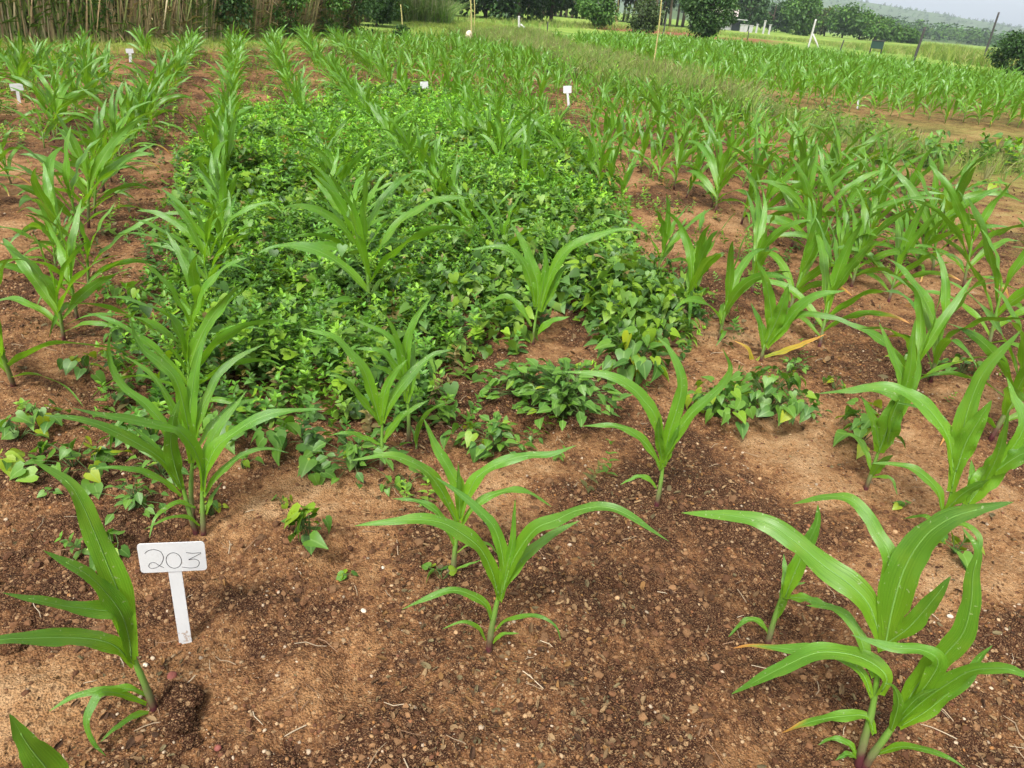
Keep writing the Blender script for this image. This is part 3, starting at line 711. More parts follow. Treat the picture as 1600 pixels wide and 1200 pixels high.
H([(570, 1085), (573, 1050), (576, 1010)], [([(572, 1060), (582, 980), (630, 900), (730, 850)], 26, 20), ([(572, 1050), (580, 960), (600, 940)], 22, 15), ([(572, 1060), (560, 1000), (540, 960)], 18, 30)],
  'tiny narrow-leaved maize seedling at the weed edge', r0=.005, **C8)
C5 = dict(off=(1060, 740), k=.3833)
H([(735, 1195), (757, 1090), (785, 980), (803, 860), (822, 730)],
  [([(836, 720), (808, 615), (772, 525), (700, 450), (590, 370), (470, 270), (360, 200), (200, 168), (10, 158)], 112, 16, {'d': .06, 'tip': 0, 'tw': .25}),
   ([(842, 710), (875, 540), (925, 380), (1005, 255), (1100, 185), (1200, 150), (1370, 112)], 150, 5, {'d': -.03, 'fold': .24}),
   ([(850, 690), (940, 625), (1040, 510), (1112, 415)], 84, 10, {'d': .02}),
   ([(845, 660), (852, 460), (862, 340), (812, 240), (770, 165), (690, 100), (600, 93), (465, 122)], 72, 25, {'d': -.07}),
   ([(822, 900), (850, 830), (790, 770), (690, 733), (560, 730), (420, 790), (215, 898)], 80, 36, {'d': .08, 'wave': .09}),
   ([(790, 910), (742, 805), (600, 722), (450, 713), (300, 700), (222, 710)], 48, 36, {'d': .02, 'tip': 1}),
   ([(795, 830), (760, 720), (720, 620), (640, 550), (520, 535)], 48, 30, {'d': -.05}),
   ([(798, 1060), (772, 990), (690, 985), (560, 1005), (420, 1055)], 48, 36, {'d': .05, 'tip': .9}),
   ([(737, 1155), (692, 1097), (630, 1078), (568, 1105)], 28, 35, {'d': .03}),
   ([(733, 1158), (690, 1142), (640, 1168)], 25, 35, {'d': .05})],
  'large broad-leaved maize at lower right, left stalk of the pair', r0=.0105, **C5)
H([(752, 1200), (800, 1130), (860, 1050), (900, 985), (950, 895)],
  [([(892, 1020), (958, 885), (1040, 785), (1095, 725), (1165, 640), (1198, 520), (1206, 400), (1225, 300), (1158, 205)], 112, 10, {'d': .04, 'fold': .22}),
   ([(900, 1010), (1000, 920), (1100, 850), (1200, 795), (1330, 785), (1420, 812), (1510, 850)], 80, 30, {'d': .06}),
   ([(905, 1025), (1000, 970), (1090, 900), (1180, 830), (1230, 745), (1287, 690)], 68, 20, {'d': -.06}),
   ([(960, 930), (1062, 770), (1000, 712), (880, 700), (705, 648)], 72, 30, {'d': .09}),
   ([(815, 1135), (900, 1108), (1000, 1115), (1100, 1150), (1190, 1205)], 34, 36, {'d': .03}),
   ([(900, 990), (980, 905), (1062, 868)], 40, 15, {'d': .02}),
   ([(870, 1040), (900, 930), (880, 860), (840, 845)], 50, 20, {'d': .05})],
  'large maize at lower right leaning right, right stalk of the pair', r0=.0105, **C5)
H([(368, 688), (390, 600), (428, 485), (470, 420)],
  [([(440, 490), (480, 385), (530, 275), (572, 180), (576, 103)], 72, 10, {'d': -.02}), ([(430, 500), (442, 420), (435, 308)], 34, 20),
   ([(440, 485), (520, 490), (590, 510), (672, 532)], 38, 38, {'d': .03}), ([(376, 640), (340, 590), (280, 580), (205, 652)], 25, 36, {'d': .04}),
   ([(420, 530), (452, 445), (525, 425)], 34, 30), ([(400, 580), (440, 500), (470, 440)], 30, 10)],
  'thin maize plant behind the big broad-leaved pair at lower right', **C5)
C7 = dict(off=(850, 400), k=.35)
H([(497, 1142), (515, 1045), (526, 955), (536, 890)],
  [([(526, 970), (512, 855), (490, 742), (440, 672), (380, 612), (280, 560), (80, 545)], 62, 32, {'d': .05}),
   ([(530, 950), (552, 825), (590, 705), (610, 605), (592, 520), (550, 440), (498, 390)], 66, 12, {'d': -.03}),
   ([(530, 940), (570, 855), (640, 745), (720, 670), (790, 600), (826, 530), (790, 440)], 54, 22, {'d': -.02}),
   ([(516, 980), (472, 892), (400, 820), (310, 785), (150, 786)], 38, 38, {'d': .03}),
   ([(522, 940), (506, 830), (508, 745)], 44, 15), ([(497, 1062), (460, 1020), (410, 1010), (335, 1046)], 24, 36, {'d': .03}),
   ([(535, 960), (560, 880), (600, 780)], 40, 20)],
  'lone maize plant on bare soil right of centre', **C7)
C6 = dict(off=(1200, 500), k=1/3)
H([(790, 1042), (826, 935), (860, 810), (880, 700)],
  [([(862, 800), (900, 610), (930, 450), (982, 300), (1050, 190), (1195, 35)], 100, 10, {'d': -.02}), ([(882, 710), (930, 570), (1000, 450), (1052, 368)], 105, 5, {'d': .02}),
   ([(872, 710), (852, 560), (780, 440), (680, 350), (560, 305), (345, 320)], 72, 32, {'d': .05}), ([(822, 890), (792, 785), (700, 700), (600, 670), (488, 665)], 44, 38, {'d': .04}),
   ([(832, 890), (920, 805), (1040, 740)], 58, 20, {'d': .05}), ([(806, 985), (742, 915), (638, 925)], 20, 36), ([(870, 760), (845, 520), (770, 420), (600, 380)], 40, 25, {'d': -.05})],
  'maize plant near the right edge with a low yellowish weed at its foot', **C6)
H([(802, 1042), (890, 905), (980, 795), (1060, 710)],
  [([(935, 865), (1050, 710), (1150, 600), (1262, 480)], 118, 8), ([(1000, 790), (1082, 620), (1132, 418)], 52, 10), ([(1060, 710), (1190, 625), (1310, 600)], 96, 20),
   ([(1060, 720), (1200, 500), (1152, 345), (1120, 258)], 66, 20), ([(850, 960), (920, 955), (990, 1005), (985, 1100), (968, 1198)], 30, 25, {'d': .06}), ([(940, 870), (960, 760), (955, 650)], 50, 15)],
  'maize plant at the right edge leaning right, right of the pair', **C6)
H([(460, 787), (490, 705), (522, 605), (560, 520)],
  [([(522, 610), (562, 505), (602, 400), (645, 325)], 125, 4, {'d': .02}), ([(530, 590), (502, 475), (470, 390), (435, 340)], 44, 20), ([(560, 540), (640, 310), (585, 140), (525, -5)], 58, 12),
   ([(565, 530), (662, 260), (680, 100), (697, -25)], 58, 10), ([(570, 530), (700, 270), (712, 118)], 42, 15), ([(562, 570), (602, 410), (620, 350), (500, 308), (380, 318), (238, 332)], 54, 30, {'d': .06}),
   ([(486, 690), (462, 605), (420, 540), (318, 510)], 30, 36), ([(482, 725), (540, 655), (592, 620)], 50, 20), ([(490, 725), (580, 730), (612, 812)], 18, 30)],
  'maize plant standing in a heart-leaved weed at right', **C6)
H([(1118, 590), (1128, 490), (1145, 400)],
  [([(1150, 430), (1180, 325), (1212, 240), (1262, 160), (1340, 105), (1500, 50), (1630, 52)], 54, 32, {'d': .04}), ([(1140, 410), (1140, 305), (1100, 172), (1050, 70), (1012, 10)], 54, 20),
   ([(1150, 410), (1170, 285), (1180, 205), (1168, 102)], 38, 8), ([(1130, 410), (1110, 295), (1060, 182), (980, 130), (815, 140)], 46, 34, {'d': .04}), ([(1158, 430), (1210, 325), (1262, 230), (1327, 205)], 46, 20),
   ([(1112, 500), (1052, 402), (980, 360), (868, 422)], 30, 34), ([(1135, 540), (1200, 480), (1292, 455)], 34, 30), ([(1105, 575), (1050, 540), (960, 562)], 22, 34)],
  'tall maize plant rising from the weeds beside a bare soil gap', **C8)
H([(962, 490), (984, 400), (1000, 340)],
  [([(990, 410), (1010, 315), (1002, 225), (985, 135), (943, 33)], 60, 15), ([(985, 410), (1030, 315), (1062, 232), (1086, 148)], 72, 4), ([(990, 430), (1060, 342), (1120, 262), (1200, 202), (1342, 175)], 56, 32),
   ([(998, 410), (1100, 300), (1180, 280), (1300, 300), (1400, 332)], 36, 34, {'d': .05}), ([(976, 440), (965, 335), (918, 228)], 36, 20), ([(972, 460), (930, 490), (905, 430), (840, 395)], 20, 20, {'tone': .85, 'd': .04}),
   ([(980, 470), (1100, 432), (1255, 368)], 28, 25, {'tone': 1, 'd': .03})],
  'maize plant with an orange dying lower leaf above a weed clump', **C7)

# generic maize: variants with leaf meshes that many plants share
def variant(seed, lod=False, nseg=8):
    r = np.random.default_rng(seed); h = r.uniform(.26, .34); nl = r.integers(7, 11); az0 = r.uniform(0, 6.3); out = []
    tilt = r.normal(0, .10, 2)
    for i in range(nl):
        f = i/(nl-1); hb = .04+f*h*.62; az = az0+(i % 2)*math.pi+r.normal(0, .42)
        Lg = (.18+.30*math.sin(math.pi*min(1, .15+f*.72)))*r.uniform(.85, 1.2); e0 = R(38+46*f+r.normal(0, 6)); droop = R(r.uniform(60, 125))*(1-.62*f)
        wmax = (.0075+.0195*math.sin(math.pi*min(.85, .12+.62*f)))*r.uniform(.9, 1.15)
        n = nseg if lod else 20; s = np.linspace(0, 1, n); ang = e0-droop*s**1.4; ds = Lg/(n-1)
        bend = az+r.normal(0, .5)*s**1.5
        C = np.zeros((n, 3)); stp = np.stack([np.cos(bend)*np.cos(ang), np.sin(bend)*np.cos(ang), np.sin(ang)], 1)*ds
        C[1:] = np.cumsum(stp[:-1], axis=0); C[:, 2] += hb
        C[:, 0] += tilt[0]*C[:, 2]; C[:, 1] += tilt[1]*C[:, 2]
        W = np.stack([-np.sin(bend), np.cos(bend), np.zeros(n)], 1)
        T = np.gradient(C, axis=0); T /= np.linalg.norm(T, axis=1)[:, None]; Nn = np.cross(T, W)
        tw = r.normal(0, .4)+r.normal(0, 1.2)*s**1.3
        W = W*np.cos(tw)[:, None]+Nn*np.sin(tw)[:, None]
        V, Fq, A = blade(C, -W, wmax*profile(s), 1 if lod else 2, .24, .15, seed*50+i, 0, 1.0 if (i < 2 and r.random() < .25) else 0)
        out.append((V, Fq, A))
    z = np.linspace(-.015, h*.8, 5); sp = np.stack([tilt[0]*z, tilt[1]*z, z], 1)
    if lod:
        V, Fc = tube(sp[::2], [.008, .008, .005], 5); A = np.zeros((len(V), 3)); A[:, 1] = .12; st = (V, tri(Fc), A)
    else: st = stem_geo(sp, .0085, .0055, 9)
    return st, out
NV = 14
VAR = []
for i in range(NV):
    st, lv = variant(500+i)
    VAR.append((mk('stem', st[0], st[1], M_STEM, {'lf': ('FLOAT_VECTOR', st[2])}), [leaf_mesh(*l, M_LEAF) for l in lv]))
LOD = []; LOD2 = []
for i in range(NV*2):
    st, lv = variant(500+i % NV, True, 8 if i < NV else 5); a = Acc()
    for l in lv: a.add(*l)
    a.add(*st); V = np.concatenate(a.V); Fc = np.concatenate(a.F); A = np.concatenate(a.A)
    if i < NV: LOD.append((V, Fc, A, mk('maize_plant', V, Fc, M_LEAF, {'lf': ('FLOAT_VECTOR', A)})))
    else: LOD2.append((V, Fc, A, None))

ROWTXT = {-4: 'the leftmost far row', -3: 'the fourth row left of the 203 row', -2: 'the second row left of the weed patch', -1: 'the row just left of the weed patch', 0: 'the row behind the 203 sign', 1: 'the middle row through the weeds',
          2: 'the row right of the weed centre', 3: 'the row along the right edge of the weeds', 4: 'the first row right of the weeds', 5: 'the second row right of the weeds', 6: 'the third row right of the weeds', 7: 'the fourth row right of the weeds'}
ORD = ['first', 'second', 'third', 'fourth', 'fifth', 'sixth', 'seventh', 'eighth', 'ninth', 'tenth', 'eleventh', 'twelfth', 'thirteenth', 'fourteenth', 'fifteenth', 'sixteenth', 'seventeenth', 'eighteenth', 'nineteenth', 'twentieth']
# plants placed one by one, then the rest of each row
NEARPX = [(100, 530, 1.0), (121, 499, 1.0), (139, 457, .95), (22, 605, 1.25), (-60, 540, 1.1), (298, 650, .95), (312, 600, .95), (322, 545, .95), (334, 478, 1.0), (338, 440, 1.0), (578, 500, 1.35), (566, 440, 1.1),
          (785, 440, 1.0), (812, 470, .55), (1279, 546, 1.15), (1232, 489, 1.2), (1330, 448, 1.2), (1389, 469, 1.1), (1432, 423, 1.05), (1504, 452, 1.2), (1122, 536, 1.0), (1175, 458, 1.15), (1067, 496, 1.15), (1085, 470, .9),
          (1543, 550, 1.2), (1452, 602, 1.25), (1405, 640, 1.1), (1545, 692, 1.3), (1575, 640, 1.2), (1025, 432, 1.0), (1600, 500, 1.1)]
plants = []
for px, py, s in NEARPX:
    g = at(px, py); plants.append((g[0], g[1], s*1.06, True))
rr = np.random.default_rng(11)
edge = np.array([p[:2] for p in FIELD_R])
far_line = np.array([at(x, y)[:2] for x, y in [(-200, 110), (0, 80), (150, 76), (300, 73), (450, 69), (600, 65), (700, 66), (760, 76)]])
for k in range(-7, 11):
    y = 1.0
    while y < 34:
        y += rr.uniform(.2, .36); x = ROW0+ROWD*k+rr.normal(0, .045)+(.03*(y-4) if k > 2 and y < 8 else (.12 if k > 2 else 0))
        q = proj([x, y, 0])
        if q[1] > 432 or q[2] < 0: continue
        if not inpoly(np.array([[x, y]]), FIELD1)[0]: continue
        if polydist(np.array([[x, y]]), FIELD1)[0] < .25: continue
        gap = vnoise(x*.7+k*13.7, y*.55, 91)
        inw = inpoly(np.array([[x, y]]), WEED)[0] and k >= 1
        if gap < (.27 if inw else (.10 if (k < 0 or 3 <= k <= 6) else (.24 if y < 9 else .18))): continue
        if q[0] > 850 and q[1] < 145 and rr.random() < .5: continue
        if any(abs(q[0]-sx) < (27 if sx > 100 else 34) and sy-3 < q[1] < sy+(75 if sx > 100 else 120) for sx, sy in ((204, 98), (30, 162), (664, 152), (888, 167), (482, 212))): continue
        s = rr.uniform(.78, 1.26)*(.9+.3*vnoise(x*.4, y*.4, 5))*.86
        if inw: s *= rr.uniform(.85, 1.12)*.95
        if k < 0 and y < 12: s *= 1.15
        if k > 2 and y < 9: s *= 1.2
        plants.append((x, y, s, False))
# the second field beyond the verge
far2 = []
F2 = np.array([p[:2] for p in FIELD2]); lo, hi = F2.min(0), F2.max(0)
for k in range(8, 45):
    y = lo[1]
    while y < min(hi[1], 62):
        y += rr.uniform(.26, .42)*(1+.012*y); x = ROW0+ROWD*k*1.0+rr.normal(0, .06)
        if inpoly(np.array([[x, y]]), FIELD2)[0] and rr.random() < .93: far2.append((x, y, rr.uniform(1.0, 1.45), False))
vis = []
for p in plants+far2:
    q = proj([p[0], p[1], .25]); 
    if -80 < q[0] < 1690 and -20 < q[1] < 1330: vis.append((p[2]/q[2], p))
vis.sort(key=lambda t: -t[0])
cand = [p for _, p in vis]
IND = cand[:275]; REST = cand[275:]
near_parts = set(id(p) for p in IND[:150])
rowcount = {}
IND.sort(key=lambda p: p[1])
for p in IND:
    x, y, s, _ = p; k = int(round((x-ROW0)/ROWD)) if x < 8 else 99
    if k in (4, 5, 6, 7) : k = int(round((x-ROW0-.1)/ROWD))
    rowcount[k] = rowcount.get(k, 0)+1; nth = rowcount[k]
    vi = int(rr.integers(0, NV)); rz = float(rr.uniform(0, 6.28)); z = gz(x, y)-.004
    q = proj([x, y, 0])
    if k == 99:
        lab, grp = 'maize plant at the near edge of the second field beyond the verge', 'maize plants at the near edge of the second field'
    elif k in ROWTXT and nth <= 20 and id(p) in near_parts:
        lab, grp = 'maize plant, %s from the front in %s' % (ORD[nth-1], ROWTXT[k]), 'maize plants in rows'
    else:
        rt = ROWTXT.get(k, 'a row at the far left' if k < 0 else 'a row at the far right of the near field')
        lab, grp = 'small distant maize plant in ' + rt, 'distant maize plants in ' + rt
    if id(p) in near_parts:
        root = empty('maize_plant', (x, y, z), rz); root.scale = (s, s, s*float(rr.uniform(.95, 1.12))); tag(root, lab, 'maize plant', grp)
        link('stem', VAR[vi][0], root)
        for lm in VAR[vi][1]: link('leaf', lm, root)
    else:
        o = link('maize_plant', LOD[vi][3], None, (x, y, z)); o.rotation_euler = (0, 0, rz); o.scale = (s, s, s*1.05); tag(o, lab, 'maize plant', grp)
acc = Acc()
for x, y, s, _ in REST:
    V, Fc, A, _m = LOD2[int(rr.integers(0, NV))]; a = rr.uniform(0, 6.28); c, sn = math.cos(a)*s, math.sin(a)*s
    acc.add(np.column_stack([V[:, 0]*c-V[:, 1]*sn+x, V[:, 0]*sn+V[:, 1]*c+y, V[:, 2]*s*1.1]), Fc, A)
o = link('distant_maize', acc.mesh('distant_maize', M_LEAF, 'lf')); tag(o, 'green mass of distant maize rows across both fields', 'maize rows', kind='stuff')
print('plants', len(cand), len(IND), len(REST), 'tris', len(o.data.polygons))

# ------------------------------------------------------------------ weeds
def heart_t(droop=.3, fold=.3):
    half = [(.22, -.20), (.47, -.08), (.50, .17), (.36, .48), (.17, .76)]
    V = [(0, 0), (0, .35), (0, .7), (0, 1)]+half+[(-a, b) for a, b in half]
    V = np.array([(a, b, abs(a)*fold-droop*max(b, 0)**2) for a, b in V])
    Fc = []
    for o, fl in ((4, 0), (9, 1)):
        for t in [(0, o, o+1), (0, o+1, o+2), (0, o+2, 1), (1, o+2, o+3), (1, o+3, 2), (2, o+3, o+4), (2, o+4, 3)]:
            Fc.append(t[::-1] if fl else t)
    return V, np.array(Fc)
def lance_t(wd=.2, droop=.25, fold=.35):
    half = [(wd, .3), (wd*.85, .62)]
    V = [(0, 0), (0, .5), (0, 1)]+half+[(-a, b) for a, b in half]
    V = np.array([(a, b, abs(a)*fold-droop*b*b) for a, b in V])
    Fc = [(0, 3, 1), (3, 4, 1), (1, 4, 2), (1, 5, 0), (1, 6, 5), (2, 6, 1)]
    return V, np.array(Fc)
def rhomb_t(wd=.22, droop=.25):
    return np.array([(0, 0, 0), (wd, .48, .3*wd-.25*droop), (0, 1, -droop), (-wd, .48, .3*wd-.25*droop)]), np.array([(0, 1, 2), (0, 2, 3)])
HEART = heart_t(); LANCE = lance_t(); LANCE2 = lance_t(.26, .4)
def sprig(seed, levels=4, hgt=.12, lsz=.045, wd=.22, far=False):
    r = np.random.default_rng(seed); a = Acc(); T = rhomb_t(wd*1.1, .3) if far else lance_t(wd, .3)
    for l in range(levels):
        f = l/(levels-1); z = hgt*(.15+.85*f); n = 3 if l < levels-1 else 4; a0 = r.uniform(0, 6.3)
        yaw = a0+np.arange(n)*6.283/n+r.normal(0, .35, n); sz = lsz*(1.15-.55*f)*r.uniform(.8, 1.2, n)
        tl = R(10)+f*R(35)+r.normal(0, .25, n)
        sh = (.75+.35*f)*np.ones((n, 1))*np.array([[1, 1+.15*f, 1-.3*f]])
        a.add(*scat(T[0], T[1], np.column_stack([np.zeros(n), np.zeros(n), np.full(n, z)+r.normal(0, .006, n)]), rots(yaw, tl), sz, sh))
    return np.concatenate(a.V), np.concatenate(a.F), np.concatenate(a.A)
SPR = [sprig(i, 4, .10+.01*i, .049, .24) for i in range(6)]
SPRF = [sprig(i, 4, .10+.01*i, .049, .24, True) for i in range(6)]
SPRG = [sprig(20+i, 3, .05, .022, .3) for i in range(3)]

def canopy_h(x, y): return (.05+.23*sstep(.25, .75, fbm(x*2.0+11, y*2.0+4, 3, 61)))*(1-.45*sstep(7, 13, np.hypot(x, y)))
def poly_sample(poly, n):
    p = np.array([q[:2] for q in poly]); lo, hi = p.min(0), p.max(0); out = []
    while sum(len(o) for o in out) < n:
        Q = rng.uniform(lo, hi, (n*3, 2)); out.append(Q[inpoly(Q, poly)])
    return np.concatenate(out)[:n]
acc = Acc()
HEROBASE = np.array([b[:2] for b in heroes])
def add_sprigs(Q, h, C, smin=.8, smax=1.25, tilt=.35, kinds=SPR, acc=None):
    n = len(Q); z = relief(Q[:, 0], Q[:, 1])+h
    P = np.column_stack([Q, z]); w_ = rng.integers(0, len(kinds), n)
    M = rots(rng.uniform(0, 6.3, n), rng.normal(0, tilt, n), rng.normal(0, tilt, n)); S = rng.uniform(smin, smax, n)
    for i, (V, Fc, A) in enumerate(kinds):
        s = w_ == i
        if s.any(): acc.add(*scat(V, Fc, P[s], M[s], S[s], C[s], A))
def green(n, v=.3):
    base = np.array([(.090, .190, .024), (.125, .240, .028), (.185, .310, .036), (.045, .110, .018), (.100, .210, .045)])
    return base[rng.integers(0, 5, n)]*rng.uniform(1-v, 1+v, (n, 1))
# dense patch: sample denser near the camera
wa = np.array([p[:2] for p in WEED])
Q = poly_sample(WEED, 25000)
d = np.hypot(Q[:, 0], Q[:, 1]); Q = Q[rng.random(len(Q)) < np.clip((5.2/d)**.9, .2, 1)]
ed = polydist(Q, WEED)
wob = fbm(Q[:, 0]*3.2, Q[:, 1]*3.2+8, 3, 15)
Q = Q[(ed > .18*(wob-.35)) ]; ed = polydist(Q, WEED)
Hc = canopy_h(Q[:, 0], Q[:, 1])*(.30+.70*sstep(0, .6, ed))
keep = rng.random(len(Q)) < .16+.84*sstep(0, .60, ed)
keep &= fbm(Q[:, 0]*2.3+9, Q[:, 1]*2.3+31, 3, 19) > .30
Q = Q[keep]; ed = ed[keep]; Hc = Hc[keep]
layer = rng.random(len(Q))
hh = np.clip(Hc*(1-layer**1.6*.75)-.09, 0, 1)
species = fbm(Q[:, 0]*1.3+40, Q[:, 1]*1.3, 2, 8)+rng.normal(0, .10, len(Q))
isS = species < .58
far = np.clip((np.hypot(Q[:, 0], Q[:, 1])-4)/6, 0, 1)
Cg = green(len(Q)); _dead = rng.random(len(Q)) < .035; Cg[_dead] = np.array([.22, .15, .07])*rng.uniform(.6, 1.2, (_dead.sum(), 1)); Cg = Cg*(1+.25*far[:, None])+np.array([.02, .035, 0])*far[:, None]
s = isS
for lo_, hi_, sc in ((0, .36, 1.0), (.36, 2, 1.3)):
    q = s & (far >= lo_) & (far < hi_)
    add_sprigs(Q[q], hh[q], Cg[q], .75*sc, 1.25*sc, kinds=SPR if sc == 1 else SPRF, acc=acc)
# heart leaves over the rest, near part mostly
q = ~isS
def hearts(Qh, h, n_each, smin, smax, acc):
    n = len(Qh)*n_each; P = np.repeat(Qh, n_each, 0)+rng.normal(0, .035, (n, 2)); z = relief(P[:, 0], P[:, 1])+np.repeat(h, n_each)+rng.uniform(-.04, .09, n)
    C = green(n); yl = rng.random(n) < .13; C[yl] = np.array([.20, .34, .018])*rng.uniform(.7, 1.2, (yl.sum(), 1)); dl = rng.random(n) < .02; C[dl] = np.array([.26, .18, .08])
    T = heart_t(.35, .25)
    acc.add(*scat(T[0], T[1], np.column_stack([P, np.maximum(z, .01)]), rots(rng.uniform(0, 6.3, n), rng.normal(-.45, .40, n), rng.normal(0, .35, n)), rng.uniform(smin, smax, n), C))
hearts(Q[q], hh[q]+.05, 4, .035, .078, acc)
# a thin sprinkling of hearts everywhere near the front
q2 = rng.random(len(Q)) < .20*(1-far); hearts(Q[q2], hh[q2]+.07, 2, .03, .075, acc)
# taller sprigs breaking the surface
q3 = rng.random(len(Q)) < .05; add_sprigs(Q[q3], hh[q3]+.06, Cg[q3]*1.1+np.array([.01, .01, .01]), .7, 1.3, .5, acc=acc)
o = link('weed_patch', acc.mesh('weed_patch', M_WEED)); tag(o, 'dense low green weeds covering the soil between the maize rows', 'weeds', kind='stuff')
print('weed tris', len(o.data.polygons))

# sparse weeds in the other rows
acc = Acc()
Q = rng.uniform((-7, 1.2), (11, 26), (42000, 2)); q = proj(np.column_stack([Q, np.zeros(len(Q))]))
k = inpoly(Q, FIELD1) & (q[:, 0] > -30) & (q[:, 0] < 1640) & (q[:, 1] < 1230) & ~inpoly(Q, WEED); Q = Q[k]; q = q[k]
dn = fbm(Q[:, 0]*1.1+5, Q[:, 1]*1.1+2, 3, 44); nearw = np.exp(-polydist(Q, WEED)/.42)
prob = sstep(.52, .70, dn)*.5+nearw*.25
prob = prob*np.where(q[:, 1] < 430, 1, .12)+nearw*.22+np.where(q[:, 1] < 200, .12, 0)+sstep(300, 120, q[:, 0]+q[:, 1]*1.2)*.5
dist = np.hypot(Q[:, 0], Q[:, 1])
k = rng.random(len(Q)) < prob*np.clip(dist/9, .25, 1); Q = Q[k]; dist = dist[k]
C = green(len(Q))*1.2+np.array([.015, .02, 0])
br = rng.random(len(Q)) < .12; C[br] = np.array([.15, .12, .05])*rng.uniform(.6, 1.1, (br.sum(), 1))
_f = dist > 6.5
add_sprigs(Q[~_f], np.zeros((~_f).sum()), C[~_f], .45, .95, .35, acc=acc); add_sprigs(Q[_f], np.zeros(_f.sum()), C[_f], .45, .95, .35, kinds=SPRF, acc=acc)
o = link('scattered_weeds', acc.mesh('scattered_weeds', M_WEED)); tag(o, 'thin scatter of small green weeds on the soil between outer rows', 'weeds', kind='stuff')

# individual weed plants near the camera: each leaf its own part
def lfmesh(T, mat, big=1.0):
    V, Fc = T; A = np.zeros((len(V), 3)); A[:, 0] = V[:, 0]; A[:, 1] = V[:, 1]
    return mk('leaf', V*big, Fc, mat, {'lf': ('FLOAT_VECTOR', A)})
HM = [lfmesh(heart_t(.25+.15*i, .18+.08*i), M_HEART) for i in range(3)]; HY = [lfmesh(heart_t(.3+.2*i, .25), M_HEARTY) for i in range(2)]
LM = [lfmesh(lance_t(.27+.05*i, .2+.15*i), M_HEART) for i in range(3)]; LY = [lfmesh(lance_t(.25, .3), M_HEARTY)]
def weed(px, py, label, nl=9, spread=.09, hgt=.12, lsz=.055, yellow=.15, kind='heart', name='vine_weed', cat='weed', group='weeds growing singly'):
    g = at(px, py); z = gz(g[0], g[1]); r = np.random.default_rng(int(px*7+py)); root = empty(name, (g[0], g[1], z)); tag(root, label, cat, group)
    st = Acc()
    for i in range(nl):
        a = r.uniform(0, 6.28); d = spread*r.uniform(0, 1)**(.75 if kind == 'heart' else 1.1); hz = hgt*r.uniform(.35, 1)*(1-.35*(d/spread)**2); p = np.array([d*math.cos(a), d*math.sin(a), hz])
        if gz(g[0]+p[0], g[1]+p[1])-z > p[2]-.01: p[2] = gz(g[0]+p[0], g[1]+p[1])-z+.012
        mids = p*np.array([.45, .45, .75])+r.normal(0, .006, 3); V, Fc = tube(catmull([[0, 0, -.01], mids, p], 6), [.0019, .0017, .0015, .0013, .0012, .001], 5)
        st.add(V, Fc)
        ye = r.random() < yellow; pool = (HY if ye else HM) if kind == 'heart' else (LY if ye else LM)
        o = link('leaf', pool[r.integers(0, len(pool))], root, p); s = lsz*r.uniform(.6, 1.15)*(1 if kind == 'heart' else 1.1); o.scale = (s, s, s)
        o.rotation_euler = (r.normal(-.45 if kind == 'heart' else .15, .35), r.normal(0, .3), a-math.pi/2+r.normal(0, .5))
    me = mk('stem', np.concatenate(st.V), np.concatenate(st.F), M_VSTEM); link('stem', me, root)
    return root
